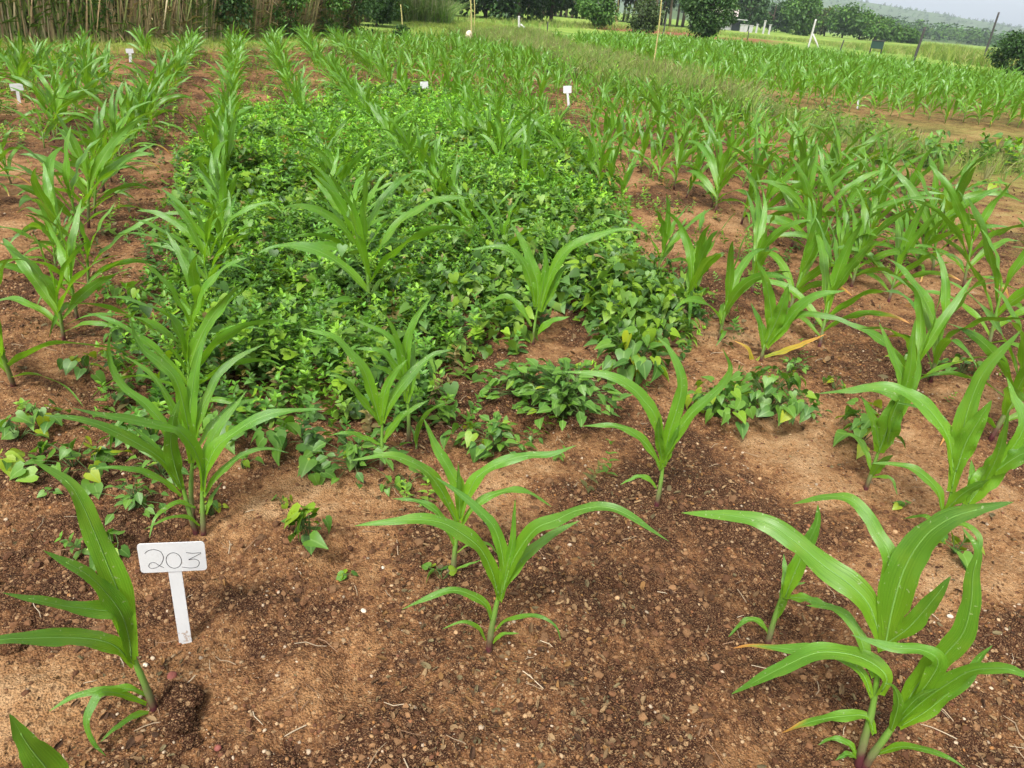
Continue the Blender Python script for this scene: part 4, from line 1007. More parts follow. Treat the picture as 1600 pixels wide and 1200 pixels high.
W_ = [(486, 872, 'heart-leaved vine seedling with a yellow-green leaf right of the 203 sign', 15, .08, .18, .066, .55, 'heart'),
      (178, 872, 'small vine with a bright yellow leaf left of the 203 board', 8, .06, .07, .05, .5, 'heart'),
      (484, 752, 'heart-leaved vine at the front edge of the weeds right of the three-stalk clump', 9, .075, .11, .062, .15, 'heart'),
      (735, 700, 'yellowish heart-leaved vine between the two middle maize plants', 14, .10, .12, .058, .4, 'heart'),
      (640, 755, 'pair of dark heart leaves under the second middle maize plant', 5, .06, .05, .062, 0, 'heart'),
      (115, 735, 'sprawling vine with yellow leaf tips left of the three-stalk clump', 14, .15, .09, .06, .3, 'heart'),
      (30, 690, 'yellow-green vine at the left edge', 12, .13, .10, .058, .4, 'heart'),
      (1195, 650, 'leafy heart-leaved clump under the maize with the orange leaf', 110, .21, .26, .056, .10, 'heart'),
      (1120, 655, 'heart-leaved clump left of the leafy clump under the orange-leaved maize', 60, .16, .18, .056, .1, 'heart'),
      (1345, 690, 'heart-leaved weed wrapped round a maize stalk at right', 26, .13, .20, .072, .25, 'heart'),
      (1490, 868, 'low yellowish weed at the foot of the right edge maize', 9, .075, .07, .055, .5, 'heart'),
      (690, 910, 'wilted pale weed at the foot of the second middle maize', 6, .05, .04, .04, .7, 'heart'),
      (330, 805, 'tiny yellow seedling cluster right of the three-stalk clump', 8, .045, .05, .026, .8, 'heart'),
      (215, 800, 'dark small-leaved weed tuft left of the three-stalk clump', 34, .11, .09, .036, .05, 'lance'),
      (255, 750, 'small-leaved weed behind the three-stalk clump', 26, .11, .08, .036, .05, 'lance'),
      (880, 655, 'dense small-leaved weed clump on the bare soil right of the weed patch', 230, .23, .23, .055, .05, 'lance'),
      (820, 625, 'small-leaved weed clump beside the bare gap in the weeds', 130, .19, .17, .052, .05, 'lance'),
      (985, 590, 'heart-leaved clump with big drooping leaves at the front right of the weeds', 60, .20, .24, .078, .15, 'heart'),
      (775, 700, 'small-leaved weed right of the yellowish vine', 60, .12, .14, .05, .08, 'lance'),
      (1260, 650, 'sparse thin weed right of the leafy clump', 24, .12, .06, .03, .1, 'lance'),
      (560, 735, 'small-leaved weed tuft at the foot of the third middle maize', 70, .17, .13, .05, .05, 'lance'),
      (440, 705, 'heart-leaved vine with two broad leaves at the front of the weeds', 12, .10, .15, .075, .1, 'heart'),
      (1300, 615, 'small weed left of the maize standing in the heart-leaved weed', 10, .07, .07, .04, .2, 'heart'),
      (1500, 585, 'weed growing between two maize plants at the right edge', 14, .12, .10, .05, .3, 'heart'),
      (1445, 262, 'dark upright weed standing alone on sandy soil near the verge', 26, .30, .55, .12, .1, 'heart'),
      (1365, 268, 'bright green weed on the sandy soil left of the dark upright weed', 14, .25, .22, .13, .3, 'heart'),
      (1570, 250, 'pale green bush-like weed at the right edge of the verge', 40, .40, .35, .11, .3, 'heart'),
      (1545, 305, 'yellow-green weed behind the third row right of the weeds', 14, .22, .2, .1, .5, 'heart'),
      (1415, 585, 'yellow-leaved vine between maize plants at right', 12, .10, .08, .05, .4, 'heart'),
      (200, 470, 'yellowing vine at the left margin of the weed patch', 16, .16, .10, .055, .5, 'heart'),
      (215, 540, 'vine creeping from the left margin of the weed patch', 14, .14, .09, .055, .3, 'heart'),
      (62, 668, 'vine with round leaves left of the sprawling vine', 12, .11, .09, .058, .3, 'heart'), (18, 745, 'small vine at the left edge above the leaning maize', 8, .08, .07, .05, .4, 'heart'),
      (75, 780, 'tiny two-leaved seedling on bare soil at left', 3, .03, .03, .035, .2, 'heart'), (150, 745, 'leafy vine left of the stalk clump, beside the sprawling vine', 13, .11, .09, .06, .2, 'heart'),
      (380, 735, 'small seedling between the stalk clump and the edge vine', 7, .05, .05, .035, .3, 'heart'), (440, 790, 'tiny green sprout above the vine seedling', 5, .03, .04, .028, .3, 'heart'),
      (605, 770, 'low sprout left of the second middle maize', 6, .05, .04, .035, .3, 'heart'), (830, 690, 'small sprout below the dense small-leaved clump', 10, .06, .05, .035, .1, 'lance'),
      (1090, 640, 'pale grey-green rosette left of the leafy clump', 7, .06, .05, .05, .1, 'heart'), (540, 905, 'thin sprout right of the vine seedling', 4, .03, .04, .03, .3, 'heart'),
      (1410, 790, 'pale fallen leaf sprout between the right edge maize plants', 4, .04, .03, .035, .6, 'heart'), (135, 590, 'vine creeping onto the bare strip left of the weed patch', 14, .14, .09, .058, .35, 'heart'),
      (235, 700, 'vine filling the corner behind the stalk clump', 18, .13, .13, .062, .15, 'heart'), (365, 690, 'broad-leaved vine at the front of the weeds behind the stalk clump', 18, .12, .15, .07, .1, 'heart'),
      (1235, 590, 'low dark weed right of the orange-leaved maize', 20, .10, .07, .04, .05, 'lance')]
for a in W_: weed(*a)

# ------------------------------------------------------------------ grass: verge, far margins
def tuft(seed, nb=7, h=1.0, wd=.02, lean=.35):
    r = np.random.default_rng(seed); a = Acc()
    for i in range(nb):
        az = r.uniform(0, 6.28); l = abs(r.normal(0, lean)); hb = h*r.uniform(.5, 1); b = r.normal(0, .05, 2)
        p0 = np.array([b[0], b[1], 0]); dr = np.array([math.cos(az)*l, math.sin(az)*l, 1]); sd_ = np.array([-math.sin(az+1), math.cos(az+1), 0])*wd
        p1 = p0+dr*hb*.55; p2 = p0+dr*hb*np.array([1.5, 1.5, .95])
        a.add(np.array([p0-sd_, p0+sd_, p1-sd_*.8, p1+sd_*.8, p2]), np.array([[0, 1, 3], [0, 3, 2], [2, 3, 4]]))
    return np.concatenate(a.V), np.concatenate(a.F)
TUFT = [tuft(i) for i in range(5)]
def grass(acc, Q, h, pal, wmul=1.0):
    n = len(Q); P = np.column_stack([Q, np.zeros(n)]) if Q.shape[1] == 2 else Q; w_ = rng.integers(0, 5, n)
    pal = np.array(pal); C = pal[rng.integers(0, len(pal), n)]*rng.uniform(.7, 1.25, (n, 1)); M = rots(rng.uniform(0, 6.3, n), rng.normal(0, .12, n)); S = np.asarray(h)*rng.uniform(.6, 1.2, n)
    S3 = np.column_stack([S*wmul, S*wmul, S])
    for i in range(5):
        s = w_ == i; acc.add(*scat(TUFT[i][0], TUFT[i][1], P[s], M[s], S3[s], C[s]))
acc = Acc()
Q = poly_sample(VERGE, 9500); dd = np.hypot(*Q.T); dn = fbm(Q[:, 0]*.5, Q[:, 1]*.5, 3, 12)
k = rng.random(len(Q)) < sstep(.28, .5, dn)*(.35+.65*sstep(.1, 1.0, polydist(Q, VERGE))); Q = Q[k]; px = proj(np.column_stack([Q, np.zeros(len(Q))]))
hgt = np.where(px[:, 0] < 1180, .58, .30)*(.6+.8*fbm(Q[:, 0]*.9, Q[:, 1]*.9, 2, 3))
grass(acc, Q, hgt, [(.20, .30, .05), (.25, .30, .08), (.28, .27, .12), (.14, .24, .045), (.20, .18, .08)])
o = link('verge_grass', acc.mesh('verge_grass', M_GRASS)); tag(o, 'brownish green weedy grass strip between the two maize fields', 'grass', kind='stuff')
acc = Acc()
Q = poly_sample(VERGE, 3600); px = proj(np.column_stack([Q, np.zeros(len(Q))])); k = (rng.random(len(Q)) < np.where(px[:, 0] < 1120, .8, .3)); Q = Q[k]
add_sprigs(Q, np.zeros(len(Q)), green(len(Q))*1.15, 1.2, 3.0, .4, kinds=SPRF, acc=acc)
o = link('verge_weeds', acc.mesh('verge_weeds', M_WEED)); tag(o, 'leafy green weeds along the edge of the near maize field', 'weeds', kind='stuff')
acc = Acc()
MARG = wpoly([(-250, 90), (0, 66), (300, 65), (600, 52), (640, 36), (760, 36), (860, 52), (800, 62), (700, 66), (600, 68), (300, 80), (0, 105), (-250, 125)])
Q = poly_sample(MARG, 4800); grass(acc, Q, .22, [(.24, .32, .05), (.30, .35, .07), (.17, .26, .04), (.34, .34, .12)])
o = link('margin_grass', acc.mesh('margin_grass', M_GRASS)); tag(o, 'short yellow-green grass along the far end of the near field', 'grass', kind='stuff')
# tall grass beyond the second field, by the fence
acc = Acc()
TALL = wpoly([(640, 33), (760, 35), (860, 44), (1000, 48), (1130, 56), (1250, 66), (1350, 80), (1480, 97), (1650, 122), (1650, 96), (1480, 80), (1300, 66), (1200, 60), (1000, 44), (860, 36), (700, 28)])
Q = poly_sample(TALL, 6000); px = proj(np.column_stack([Q, np.zeros(len(Q))])); dn = fbm(Q[:, 0]*.12, Q[:, 1]*.12, 3, 9)
Q = Q[dn > .38]; px = px[dn > .38]
h = np.where(px[:, 0] > 1440, 1.2, .6)*(.5+.9*fbm(Q[:, 0]*.15, Q[:, 1]*.15, 2, 4))
grass(acc, Q, h, [(.19, .28, .045), (.25, .30, .07), (.13, .21, .035), (.34, .33, .13)], 1.2)
o = link('tall_grass', acc.mesh('tall_grass', M_GRASS)); tag(o, 'tall rough grass along the fence beyond the fields', 'grass', kind='stuff')

# ------------------------------------------------------------------ reed thicket at the back left
RL = [at_dist(-260, 19.5), at_dist(-100, 20.2), at(0, 66), at(150, 66), at(300, 64), at(420, 60), at(500, 56), at(560, 52)]
def along(pts, n, depth):
    p = np.array(pts)[:, :2]; seg = np.linalg.norm(np.diff(p, axis=0), axis=1); cum = np.concatenate([[0], np.cumsum(seg)]); s = rng.uniform(0, cum[-1], n)
    i = np.clip(np.searchsorted(cum, s)-1, 0, len(seg)-1); t = (s-cum[i])/seg[i]; q = p[i]+(p[i+1]-p[i])*t[:, None]
    out = q/np.linalg.norm(q, axis=1)[:, None]; dd = rng.random(n)**1.5*depth; return q+out*dd[:, None], dd, s
acc = Acc()
Q, dd, s_ = along(RL, 13000, 2.6); n = len(Q)
cl = fbm(s_*.55, dd*.3, 3, 21)
base = np.array([(.50, .38, .20), (.40, .28, .15), (.27, .30, .10), (.20, .28, .07), (.56, .46, .28)])
stemV = np.array([[-.5, 0, 0], [.5, 0, 0], [-.45, .0, .5], [.45, 0, .5], [-.1, 0, 1], [.1, 0, 1]]); stemF = np.array([[0, 1, 3], [0, 3, 2], [2, 3, 5], [2, 5, 4]])
C = base[np.clip((cl*6+rng.normal(0, 1.1, n)-.5).astype(int), 0, 4)]*rng.uniform(.5, 1.15, (n, 1))
acc.add(*scat(stemV, stemF, np.column_stack([Q, np.zeros(n)]), rots(rng.uniform(-.6, .6, n), rng.normal(0, .10, n), rng.normal(0, .12, n)), np.column_stack([rng.uniform(.014, .045, n), np.ones(n), (1.7+dd*1.0)*rng.uniform(.7, 1.3, n)]), C))
# arching reed leaves
n2 = 24000; Q, dd, s_ = along(RL, n2, 2.4); cl = fbm(s_*.55, dd*.3, 3, 21); z = .1+rng.random(n2)*(1.1+dd*1.1)
gr = fbm(s_*.5+30, z*.8, 3, 23)+rng.normal(0, .08, n2)
palG = np.array([(.17, .28, .05), (.22, .32, .06), (.12, .22, .045)]); palB = np.array([(.55, .43, .22), (.44, .32, .16), (.60, .50, .28)])
C = np.where((gr > .56)[:, None], palG[rng.integers(0, 3, n2)], palB[rng.integers(0, 3, n2)])*rng.uniform(.55, 1.25, (n2, 1))
T = rhomb_t(.045, .30)
acc.add(*scat(T[0], T[1], np.column_stack([Q, z]), rots(rng.uniform(0, 6.3, n2), rng.normal(.9, .55, n2)), rng.uniform(.16, .5, n2), C))
n3 = 17000; Q, dd, s_ = along(RL, n3, 1.0); z = .15+rng.random(n3)*(1.1+dd*1.2); gr = fbm(s_*.7+3, z*.7, 3, 29); k = gr > .535; Q = Q[k]; z = z[k]; n3 = len(Q)
T = rhomb_t(.33, .35); C = np.array([(.14, .26, .045), (.20, .32, .06), (.10, .18, .04)])[rng.integers(0, 3, n3)]*rng.uniform(.6, 1.2, (n3, 1))
acc.add(*scat(T[0], T[1], np.column_stack([Q, z]), rots(rng.uniform(0, 6.3, n3), rng.normal(-.3, .5, n3)), rng.uniform(.08, .17, n3), C))
o = link('reed_thicket', acc.mesh('reed_thicket', M_REED)); tag(o, 'tall dense thicket of dry and green reeds behind the field at left', 'reeds', kind='stuff')

# leafy creepers and shrubs in the thicket
def clump_crown(center, rad, nleaf, lsz, pal, seed, clumps=14, T=None, squash=.85, hollow=.55, up=.25):
    r = np.random.default_rng(seed); T = T or rhomb_t(.34, .3)
    cc = r.normal(size=(clumps, 3)); cc /= np.linalg.norm(cc, axis=1)[:, None]; cc *= (hollow+(1-hollow)*r.random((clumps, 1)))*.86; cr = r.uniform(.20, .50, clumps)
    which = r.integers(0, clumps, nleaf); dv = r.normal(size=(nleaf, 3)); dv /= np.linalg.norm(dv, axis=1)[:, None]
    p = cc[which]+dv*(cr[which]*(.55+.45*r.random(nleaf)))[:, None]
    P = p*np.array(rad)*np.array([1, 1, squash])+np.array(center); pal = np.array(pal)
    ctone = r.uniform(.75, 1.25, clumps)[which][:, None]
    C = pal[r.integers(0, len(pal), nleaf)]*r.uniform(.7, 1.3, (nleaf, 1))*ctone
    M = rots(np.arctan2(dv[:, 1], dv[:, 0])-math.pi/2+r.normal(0, .7, nleaf), np.arcsin(np.clip(dv[:, 2], -1, 1))*.5-up+r.normal(0, .5, nleaf), r.normal(0, .5, nleaf))
    return scat(T[0], T[1], P, M, lsz*r.uniform(.6, 1.3, nleaf), C)
DKG = [(.018, .050, .014), (.028, .070, .018), (.040, .090, .020)]; MDG = [(.040, .105, .018), (.060, .140, .022), (.085, .170, .025)]; BRG = [(.075, .190, .022), (.10, .23, .025), (.13, .25, .03)]
def tree(name, loc, h, rad, label, pal, nleaf=4000, lsz=.3, seed=0, trunk=None, group=None, cat='tree', mat=None, clumps=22, crown_z=.6, squash=.85, th=None, limbs=5):
    root = empty(name, loc); tag(root, label, cat, group); r = np.random.default_rng(seed)
    cz = h*crown_z; tr = trunk or h*.022; a = Acc()
    bend = r.normal(0, .03*h, 2)
    sp = catmull([[0, 0, -.2], [bend[0]*.4, bend[1]*.4, cz*.5], [bend[0], bend[1], cz], [bend[0]*1.2, bend[1]*1.2, h*.9]], 9)
    V, Fc = tube(sp, np.linspace(tr, tr*.25, 9), 7); a.add(V, Fc)
    for i in range(limbs):
        z = cz*r.uniform(.45, 1.1); az = i*2.4+r.normal(0, .3); q = np.array([np.interp(z, sp[:, 2], sp[:, 0]), np.interp(z, sp[:, 2], sp[:, 1]), z]); e = q+np.array([math.cos(az)*rad*.7, math.sin(az)*rad*.7, h*r.uniform(.08, .25)])
        V, Fc = tube(catmull([q, (q+e)/2+np.array([0, 0, .04*h]), e], 5), np.linspace(tr*.5, tr*.12, 5), 5); a.add(V, Fc)
    link('trunk', a.mesh('trunk', M_BARK), root)
    hz = (h-cz)/squash
    V, Fc, A = clump_crown((bend[0], bend[1], cz), (rad, rad, hz), nleaf, lsz, pal, seed+1, clumps, squash=squash)
    V[:, 2] = np.maximum(V[:, 2], .05)
    link('crown', mk('crown', V, Fc, mat or M_TREE, {'col': ('FLOAT_COLOR', A)}), root)
    return root
SHR = [(345, 57, 1.0, 2.4, DKG, 'dark green broad-leaved shrub in the reed thicket'), (165, 58, .7, 2.6, MDG, 'green creeper climbing the reeds in the left of the thicket'),
       (440, 54, 1.0, 2.0, MDG, 'rounded green shrub at the right part of the thicket'), (492, 52, 1.2, 2.4, MDG, 'light green shrub at the right end of the reed thicket'), (545, 50, 1.4, 3.0, DKG, 'dark shrub where the reed thicket ends')]
for i, (px, py, rad, h, pal, lab) in enumerate(SHR):
    g = at(px, py+4)
    tree('shrub', (g[0], g[1], 0), h, rad, lab, pal, 3600, .11, 60+i, .05, 'shrubs along the reed thicket', 'shrub', crown_z=.48, squash=1.0, clumps=24)
g = at_dist(588, 42); tree('shrub', (g[0], g[1], 0), 2.6, 1.7, 'dark bushy shrub standing right of the reed thicket', DKG, 3500, .2, 71, .07, 'shrubs along the reed thicket', 'shrub', crown_z=.5, squash=1)
g = at_dist(573, 47); tree('shade_tree', (g[0], g[1], 0), 7, 3.6, 'bright green tree overhanging the end of the reed thicket', BRG, 6000, .34, 72, .16, None, crown_z=.62)
g = at_dist(640, 58); tree('shrub', (g[0], g[1], 0), 4.4, 2.3, 'yellow-green shrub behind the grass track', BRG, 4000, .28, 73, .08, None, 'shrub', crown_z=.5)
g = at(628, 62); tree('shrub', (g[0], g[1], 0), .55, .38, 'small dark bush at the far corner of the near field', DKG, 900, .09, 74, .02, None, 'shrub', crown_z=.5, squash=1)
# pale plumed reeds behind the track
acc = Acc(); n = 2600; px = rng.uniform(590, 700, n); ds = rng.uniform(52, 66, n); P = np.array([at_dist(a, b) for a, b in zip(px, ds)])
C = np.array([(.17, .22, .09), (.26, .26, .15), (.10, .17, .04)])[rng.integers(0, 3, n)]*rng.uniform(.7, 1.2, (n, 1))
acc.add(*scat(stemV, stemF, P, rots(rng.uniform(0, 3, n), rng.normal(0, .12, n), rng.normal(0, .12, n)), np.column_stack([rng.uniform(.03, .07, n), np.ones(n), rng.uniform(2, 4.5, n)]), C))
Q = P[:, :2]; grass(acc, np.column_stack([Q, np.zeros(n)]), np.full(n, 1.5), [(.10, .19, .03), (.14, .21, .05), (.2, .23, .09)], 1.2)
o = link('plumed_reeds', acc.mesh('plumed_reeds', M_GRASS)); tag(o, 'pale plumed reeds behind the grass track', 'reeds', kind='stuff')

# ------------------------------------------------------------------ trees
g = at_dist(1105, 72); tree('round_tree', (g[0], g[1], 0), 4.7, 2.55, 'big round dark green tree behind the second maize field', DKG+[(.05, .09, .02)], 9000, .26, 81, .16, None, crown_z=.52, squash=1.0, clumps=40)
g = at_dist(932, 78); tree('bush_tree', (g[0], g[1], 0), 3.2, 2.0, 'bright mid-green bushy tree beside the red bank', MDG, 4500, .26, 82, .09, None, crown_z=.52, squash=1, clumps=20)
g = at_dist(1008, 74); tree('bush_tree', (g[0], g[1], 0), 3.2, 1.7, 'thin olive-green bushy tree left of the round tree', [(.05, .08, .025), (.08, .11, .035), (.04, .06, .02)], 3200, .24, 83, .08, None, crown_z=.5, squash=1)
g = at_dist(1606, 62); tree('round_tree', (g[0], g[1], -.2), 3.1, 1.9, 'dark round bush cut by the right edge', DKG, 5000, .2, 84, .1, None, crown_z=.5, squash=1, clumps=26)
BT = [(705, 80, 9, 4.2), (760, 85, 10, 4.6), (815, 80, 8, 3.8), (862, 86, 9, 4.4)]
BTL = ['dark spreading tree behind the pole with the pale bag', 'dark tree right of the pole with the pale bag', 'dark tree above the white braced post', 'dark tree left of the red bank']
for i, (px, ds, h, rad) in enumerate(BT):
    g = at_dist(px, ds); tree('dark_tree', (g[0], g[1], 0), h, rad, BTL[i], DKG, 5000, .45, 90+i, .22, 'dark trees beyond the far grass', crown_z=.5, squash=1, clumps=28)
# the plantation wall of tall straight trees
protos = []
for i in range(4):
    t0 = tree('plantation_tree', (0, 0, 0), 22, 3.2, 'tall straight dark tree in the plantation', DKG, 2600, .9, 120+i, .28, 'tall plantation trees', crown_z=.58, squash=1.3, clumps=26, limbs=3); protos.append(t0)
pl = []
for j in range(46):
    px = 690+j*8.6+rr.normal(0, 3); ds = rr.uniform(140, 175); pl.append((px, ds))
for j, (px, ds) in enumerate(pl):
    g = at_dist(px, ds); src = protos[j % 4]
    if j < 4: o = src
    else:
        o = src.copy(); COL.objects.link(o)
        for ch in src.children: c = ch.copy(); COL.objects.link(c); c.parent = o
    o.location = (g[0], g[1], 0); o.rotation_euler = (0, 0, float(rr.uniform(0, 6.3))); sc = float(rr.uniform(.8, 1.15)); o.scale = (sc, sc, sc)
# trees beyond the green meadow
MT = [(1165, 230, 11, 4.2, MDG, 'pale tree beside the white house'), (1172, 190, 10, 4.6, DKG, 'dark rounded tree behind the white posts'), (1205, 235, 8, 5.0, DKG, 'low dark tree right of the white posts'), (1246, 230, 14, 5.2, MDG, 'tallest tree left of the braced white post'), (1258, 200, 10, 4.5, MDG, 'mid-green tree next to the tallest tree behind the meadow'),
      (1290, 245, 11, 5.5, [(.08, .10, .03), (.10, .11, .03), (.06, .09, .03)], 'olive tree just right of the braced white post'), (1318, 235, 12, 5.5, MDG, 'tree with light top behind the meadow, right of the olive tree'), (1345, 235, 10, 5.5, MDG, 'broad green tree behind the middle of the meadow'), (1368, 225, 9, 5.5, MDG, 'broad dark tree at the right end of the meadow trees'), (1412, 250, 6, 4.5, MDG, 'low green tree right of the broad dark tree'), (1228, 260, 7, 4, MDG, 'small tree between the low dark tree and the tallest tree')]
for i, (px, ds, h, rad, pal, lab) in enumerate(MT):
    g = at_dist(px, ds); tree('meadow_tree', (g[0], g[1], 0), h*(.9 if px < 1280 else .72), rad, lab, pal, 2600, .7, 140+i, .25, 'trees beyond the green meadow', crown_z=.5, squash=1.0, clumps=20)

# ------------------------------------------------------------------ far woodland and hill
def hill(name, px0, px1, dist, prof, depth, mat, n=220, m=30, seed=5):
    pxs = np.linspace(px0, px1, n); V = []
    for j in range(m):
        f = j/(m-1)
        for a in pxs:
            p = at_dist(a, dist+depth*(f-.5)*2); hgt = np.interp(a, prof[0], prof[1])*math.sin(math.pi*f)**.8
            V.append((p[0], p[1], hgt-3*(1-math.sin(math.pi*f))))
    V = np.array(V); V[:, 2] += (fbm(V[:, 0]*.004, V[:, 1]*.004, 4, seed)-.5)*V[:, 2].clip(0)*.25
    I = np.arange(n*m).reshape(m, n); Fq = np.stack([I[:-1, :-1], I[:-1, 1:], I[1:, 1:], I[1:, :-1]], -1).reshape(-1, 4)
    o = link(name, mk(name, V, Fq, mat)); return o, V.reshape(m, n, 3)
M_HILL = plain_mat('hill_scrub', (.075, .115, .045), .95, .6, .012, .05)
prof = ([900, 1100, 1200, 1250, 1300, 1340, 1400, 1500, 1600, 1700, 2000, 2400], [165, 145, 122, 104, 88, 78, 66, 56, 45, 36, 20, 12])
hl, HV = hill('hill', 880, 2400, 2600, prof, 700, M_HILL); tag(hl, kind='structure')
wd_, WV = hill('woodland_slope', 1000, 2300, 900, ([1000, 1300, 1450, 1600, 1800, 2300], [16, 11, 6, 2.5, 2, 1]), 330, M_HILL, seed=9); tag(wd_, kind='structure')
QT = (np.array([[-.35, 0, 0], [.35, 0, 0], [.3, .7, 0], [-.3, .7, 0.]]), np.array([[0, 1, 2, 3]]))
blob = clump_crown((0, 0, .45), (.6, .6, .6), 64, .26, [(1, 1, 1)], 3, 9, T=QT, squash=1)
def forest(name, label, HV, nn, smin, smax, pal, j0, j1, group=None):
    m, n, _ = HV.shape; j = rng.uniform(j0*(m-1), j1*(m-1)-.01, nn); i = rng.uniform(0, n-1.01, nn); j0_, i0_ = j.astype(int), i.astype(int); fj, fi = (j-j0_)[:, None], (i-i0_)[:, None]
    P = (HV[j0_, i0_]*(1-fi)+HV[j0_, i0_+1]*fi)*(1-fj)+(HV[j0_+1, i0_]*(1-fi)+HV[j0_+1, i0_+1]*fi)*fj
    q = proj(P); k = (q[:, 0] > 1000) & (q[:, 0] < 1760); P = P[k]; k = len(P)
    C = np.array(pal)[rng.integers(0, len(pal), k)]*rng.uniform(.6, 1.3, (k, 1))
    a = Acc(); a.add(*scat(blob[0], blob[1], P, rots(rng.uniform(0, 6.3, k), np.zeros(k)), rng.uniform(smin, smax, k), C))
    o = link(name, a.mesh(name, M_FARWOOD)); tag(o, label, 'woodland', kind='stuff')
forest('far_woodland', 'grey-green far woodland on the slope behind the meadow', WV, 1500, 5, 10, DKG+MDG, 0.12, .55)
forest('hill_bush', 'scattered bush on the hazy hill', HV, 1500, 3.5, 8, DKG+MDG, 0.0, .56)

# ------------------------------------------------------------------ signs
def upright(B, d=0.0):
    v = B-CAM; v[2] = 0; v /= np.linalg.norm(v)
    return lambda px, py, d2=0.0: CAM+ray(px, py)*(((B-CAM)@v-d-d2)/(ray(px, py)@v)), v
def rounded(w_, h_, r, n=4):
    pts = []
    for cx, cy, a0 in ((w_/2-r, h_/2-r, 0), (-w_/2+r, h_/2-r, 90), (-w_/2+r, -h_/2+r, 180), (w_/2-r, -h_/2+r, 270)):
        for i in range(n+1): a = R(a0+90*i/n); pts.append((cx+r*math.cos(a), cy+r*math.sin(a)))
    return np.array(pts)
def plate(pts2, th, X, Z, Y, c):
    n = len(pts2); f = c+pts2[:, :1]*X+pts2[:, 1:]*Z
    V = np.concatenate([f+Y*th/2, f-Y*th/2, [c+Y*th/2], [c-Y*th/2]])
    Fc = [[2*n, i, (i+1) % n] for i in range(n)]+[[2*n+1, n+(i+1) % n, n+i] for i in range(n)]
    for i in range(n): j = (i+1) % n; Fc += [[i, n+i, n+j], [i, n+j, j]]
    return V, np.array(Fc)
def sign(base, board, label, stake_w, digits=None):
    """base px of the stake foot; board: four corner px (tl, tr, br, bl)"""
    B = at(*base); up, v = upright(B)
    if digits:      # the board is turned a little: find the turn that makes its corners square
        best = None
        for ya in np.arange(-50, 51, 1.0):
            c_, s_ = math.cos(R(ya)), math.sin(R(ya)); vv = np.array([v[0]*c_-v[1]*s_, v[0]*s_+v[1]*c_, 0])
            u2 = lambda px, py, d2=0.0, vv=vv: CAM+ray(px, py)*(((B-CAM)@vv-d2)/(ray(px, py)@vv))
            c4 = np.array([u2(*q) for q in board]); X = c4[1]-c4[0]+c4[2]-c4[3]; Zz = c4[0]-c4[3]+c4[1]-c4[2]; e = abs(X@Zz)/np.linalg.norm(X)/np.linalg.norm(Zz)+abs(ya)*1e-4
            if best is None or e < best[0]: best = (e, u2, vv, ya)
        up, v = best[1], best[2]; print('sign yaw', best[3], best[0])
    z0= gz(B[0], B[1]); root = empty('plot_sign', (B[0], B[1], 0)); tag(root, label, 'sign', 'white plot number signs')
    c4 = np.array([up(*q) for q in board])-B; c = c4.mean(0); X = (c4[1]-c4[0]+c4[2]-c4[3]); w_ = np.linalg.norm(X)/2; X /= np.linalg.norm(X)
    Z = np.cross(X, v); Z = Z if Z[2] > 0 else -Z; Z /= np.linalg.norm(Z); Y = -v; h_ = (np.abs((c4[0]-c4[3])@Z)+np.abs((c4[1]-c4[2])@Z))/2
    V, Fc = plate(rounded(w_, h_, h_*.1), .003, X, Z, Y, c); link('board', mk('board', V, Fc, M_WHITE, smooth=False), root)
    tp = c-Z*h_*.2+v*.0031; ft = np.array([0, 0, z0-.06]); dn = ft-tp; Lg = np.linalg.norm(dn); dn /= Lg; sx = np.cross(dn, v); sx /= np.linalg.norm(sx)
    V, Fc = plate(np.array([(stake_w/2, Lg/2), (-stake_w/2, Lg/2), (-stake_w/2, -Lg/2), (stake_w/2, -Lg/2)]), .003, sx, -dn, Y, (tp+ft)/2); link('stake', mk('stake', V, Fc, M_WHITE, smooth=False), root)
    if digits:
        for st in digits:
            pts = np.array([up(*q) for q in st])-B; pts = pts-((pts-c)@Y)[:, None]*Y+Y*.0019; C = catmull(pts, 8*len(st)); V, Fc = tube(C, .00075, 5)
            V = V-((V-c-Y*.0019)@Y)[:, None]*Y*.6
            link('digit', mk('digit', V, Fc, M_INK), root)
    return root
k1 = lambda L_: [(x/4, 700+y/4) for x, y in L_]
two = [(905, 657), (925, 640), (962, 632), (1003, 645), (1022, 680), (1010, 718), (982, 743), (948, 749), (931, 738), (940, 717), (968, 714), (998, 733), (1024, 744)]
zero = [(1087+48*math.cos(a)-4*math.sin(a), 700-48*math.sin(a)) for a in np.linspace(1.7, 1.7+6.5, 22)]
three = [(1163, 651), (1210, 655), (1256, 652), (1225, 672), (1180, 695), (1215, 691), (1242, 703), (1245, 722), (1230, 741), (1190, 747), (1138, 741)]
sign((289, 1001), [(213, 850), (319, 846), (324, 890), (221, 895)], 'white T-shaped plot sign reading 203 in front of the maize', .032, [k1(two), k1(zero), k1(three)])
sign((204, 98), [(196, 76), (208, 76), (209, 83), (197, 83)], 'small white plot sign far back at left near the reeds', .05)
sign((30, 162), [(14, 131), (35, 130), (37, 141), (17, 142)], 'white plot sign at the left edge among the maize', .035)
sign((665, 152), [(656, 128), (668, 127), (670, 138), (657, 138)], 'white plot sign in the middle distance among maize', .04)
sign((890, 167), [(879, 134), (892, 134), (894, 145), (881, 146)], 'white plot sign right of centre at the end of the rows', .04)
sign((1341, 170), [(1339, 148), (1345, 148), (1345, 153), (1340, 153)], 'tiny white plot sign at the near edge of the second field', .05)
sign((483, 212), [(475, 191), (484, 191), (485, 198), (476, 199)], 'white sign top just showing above the weeds', .02)

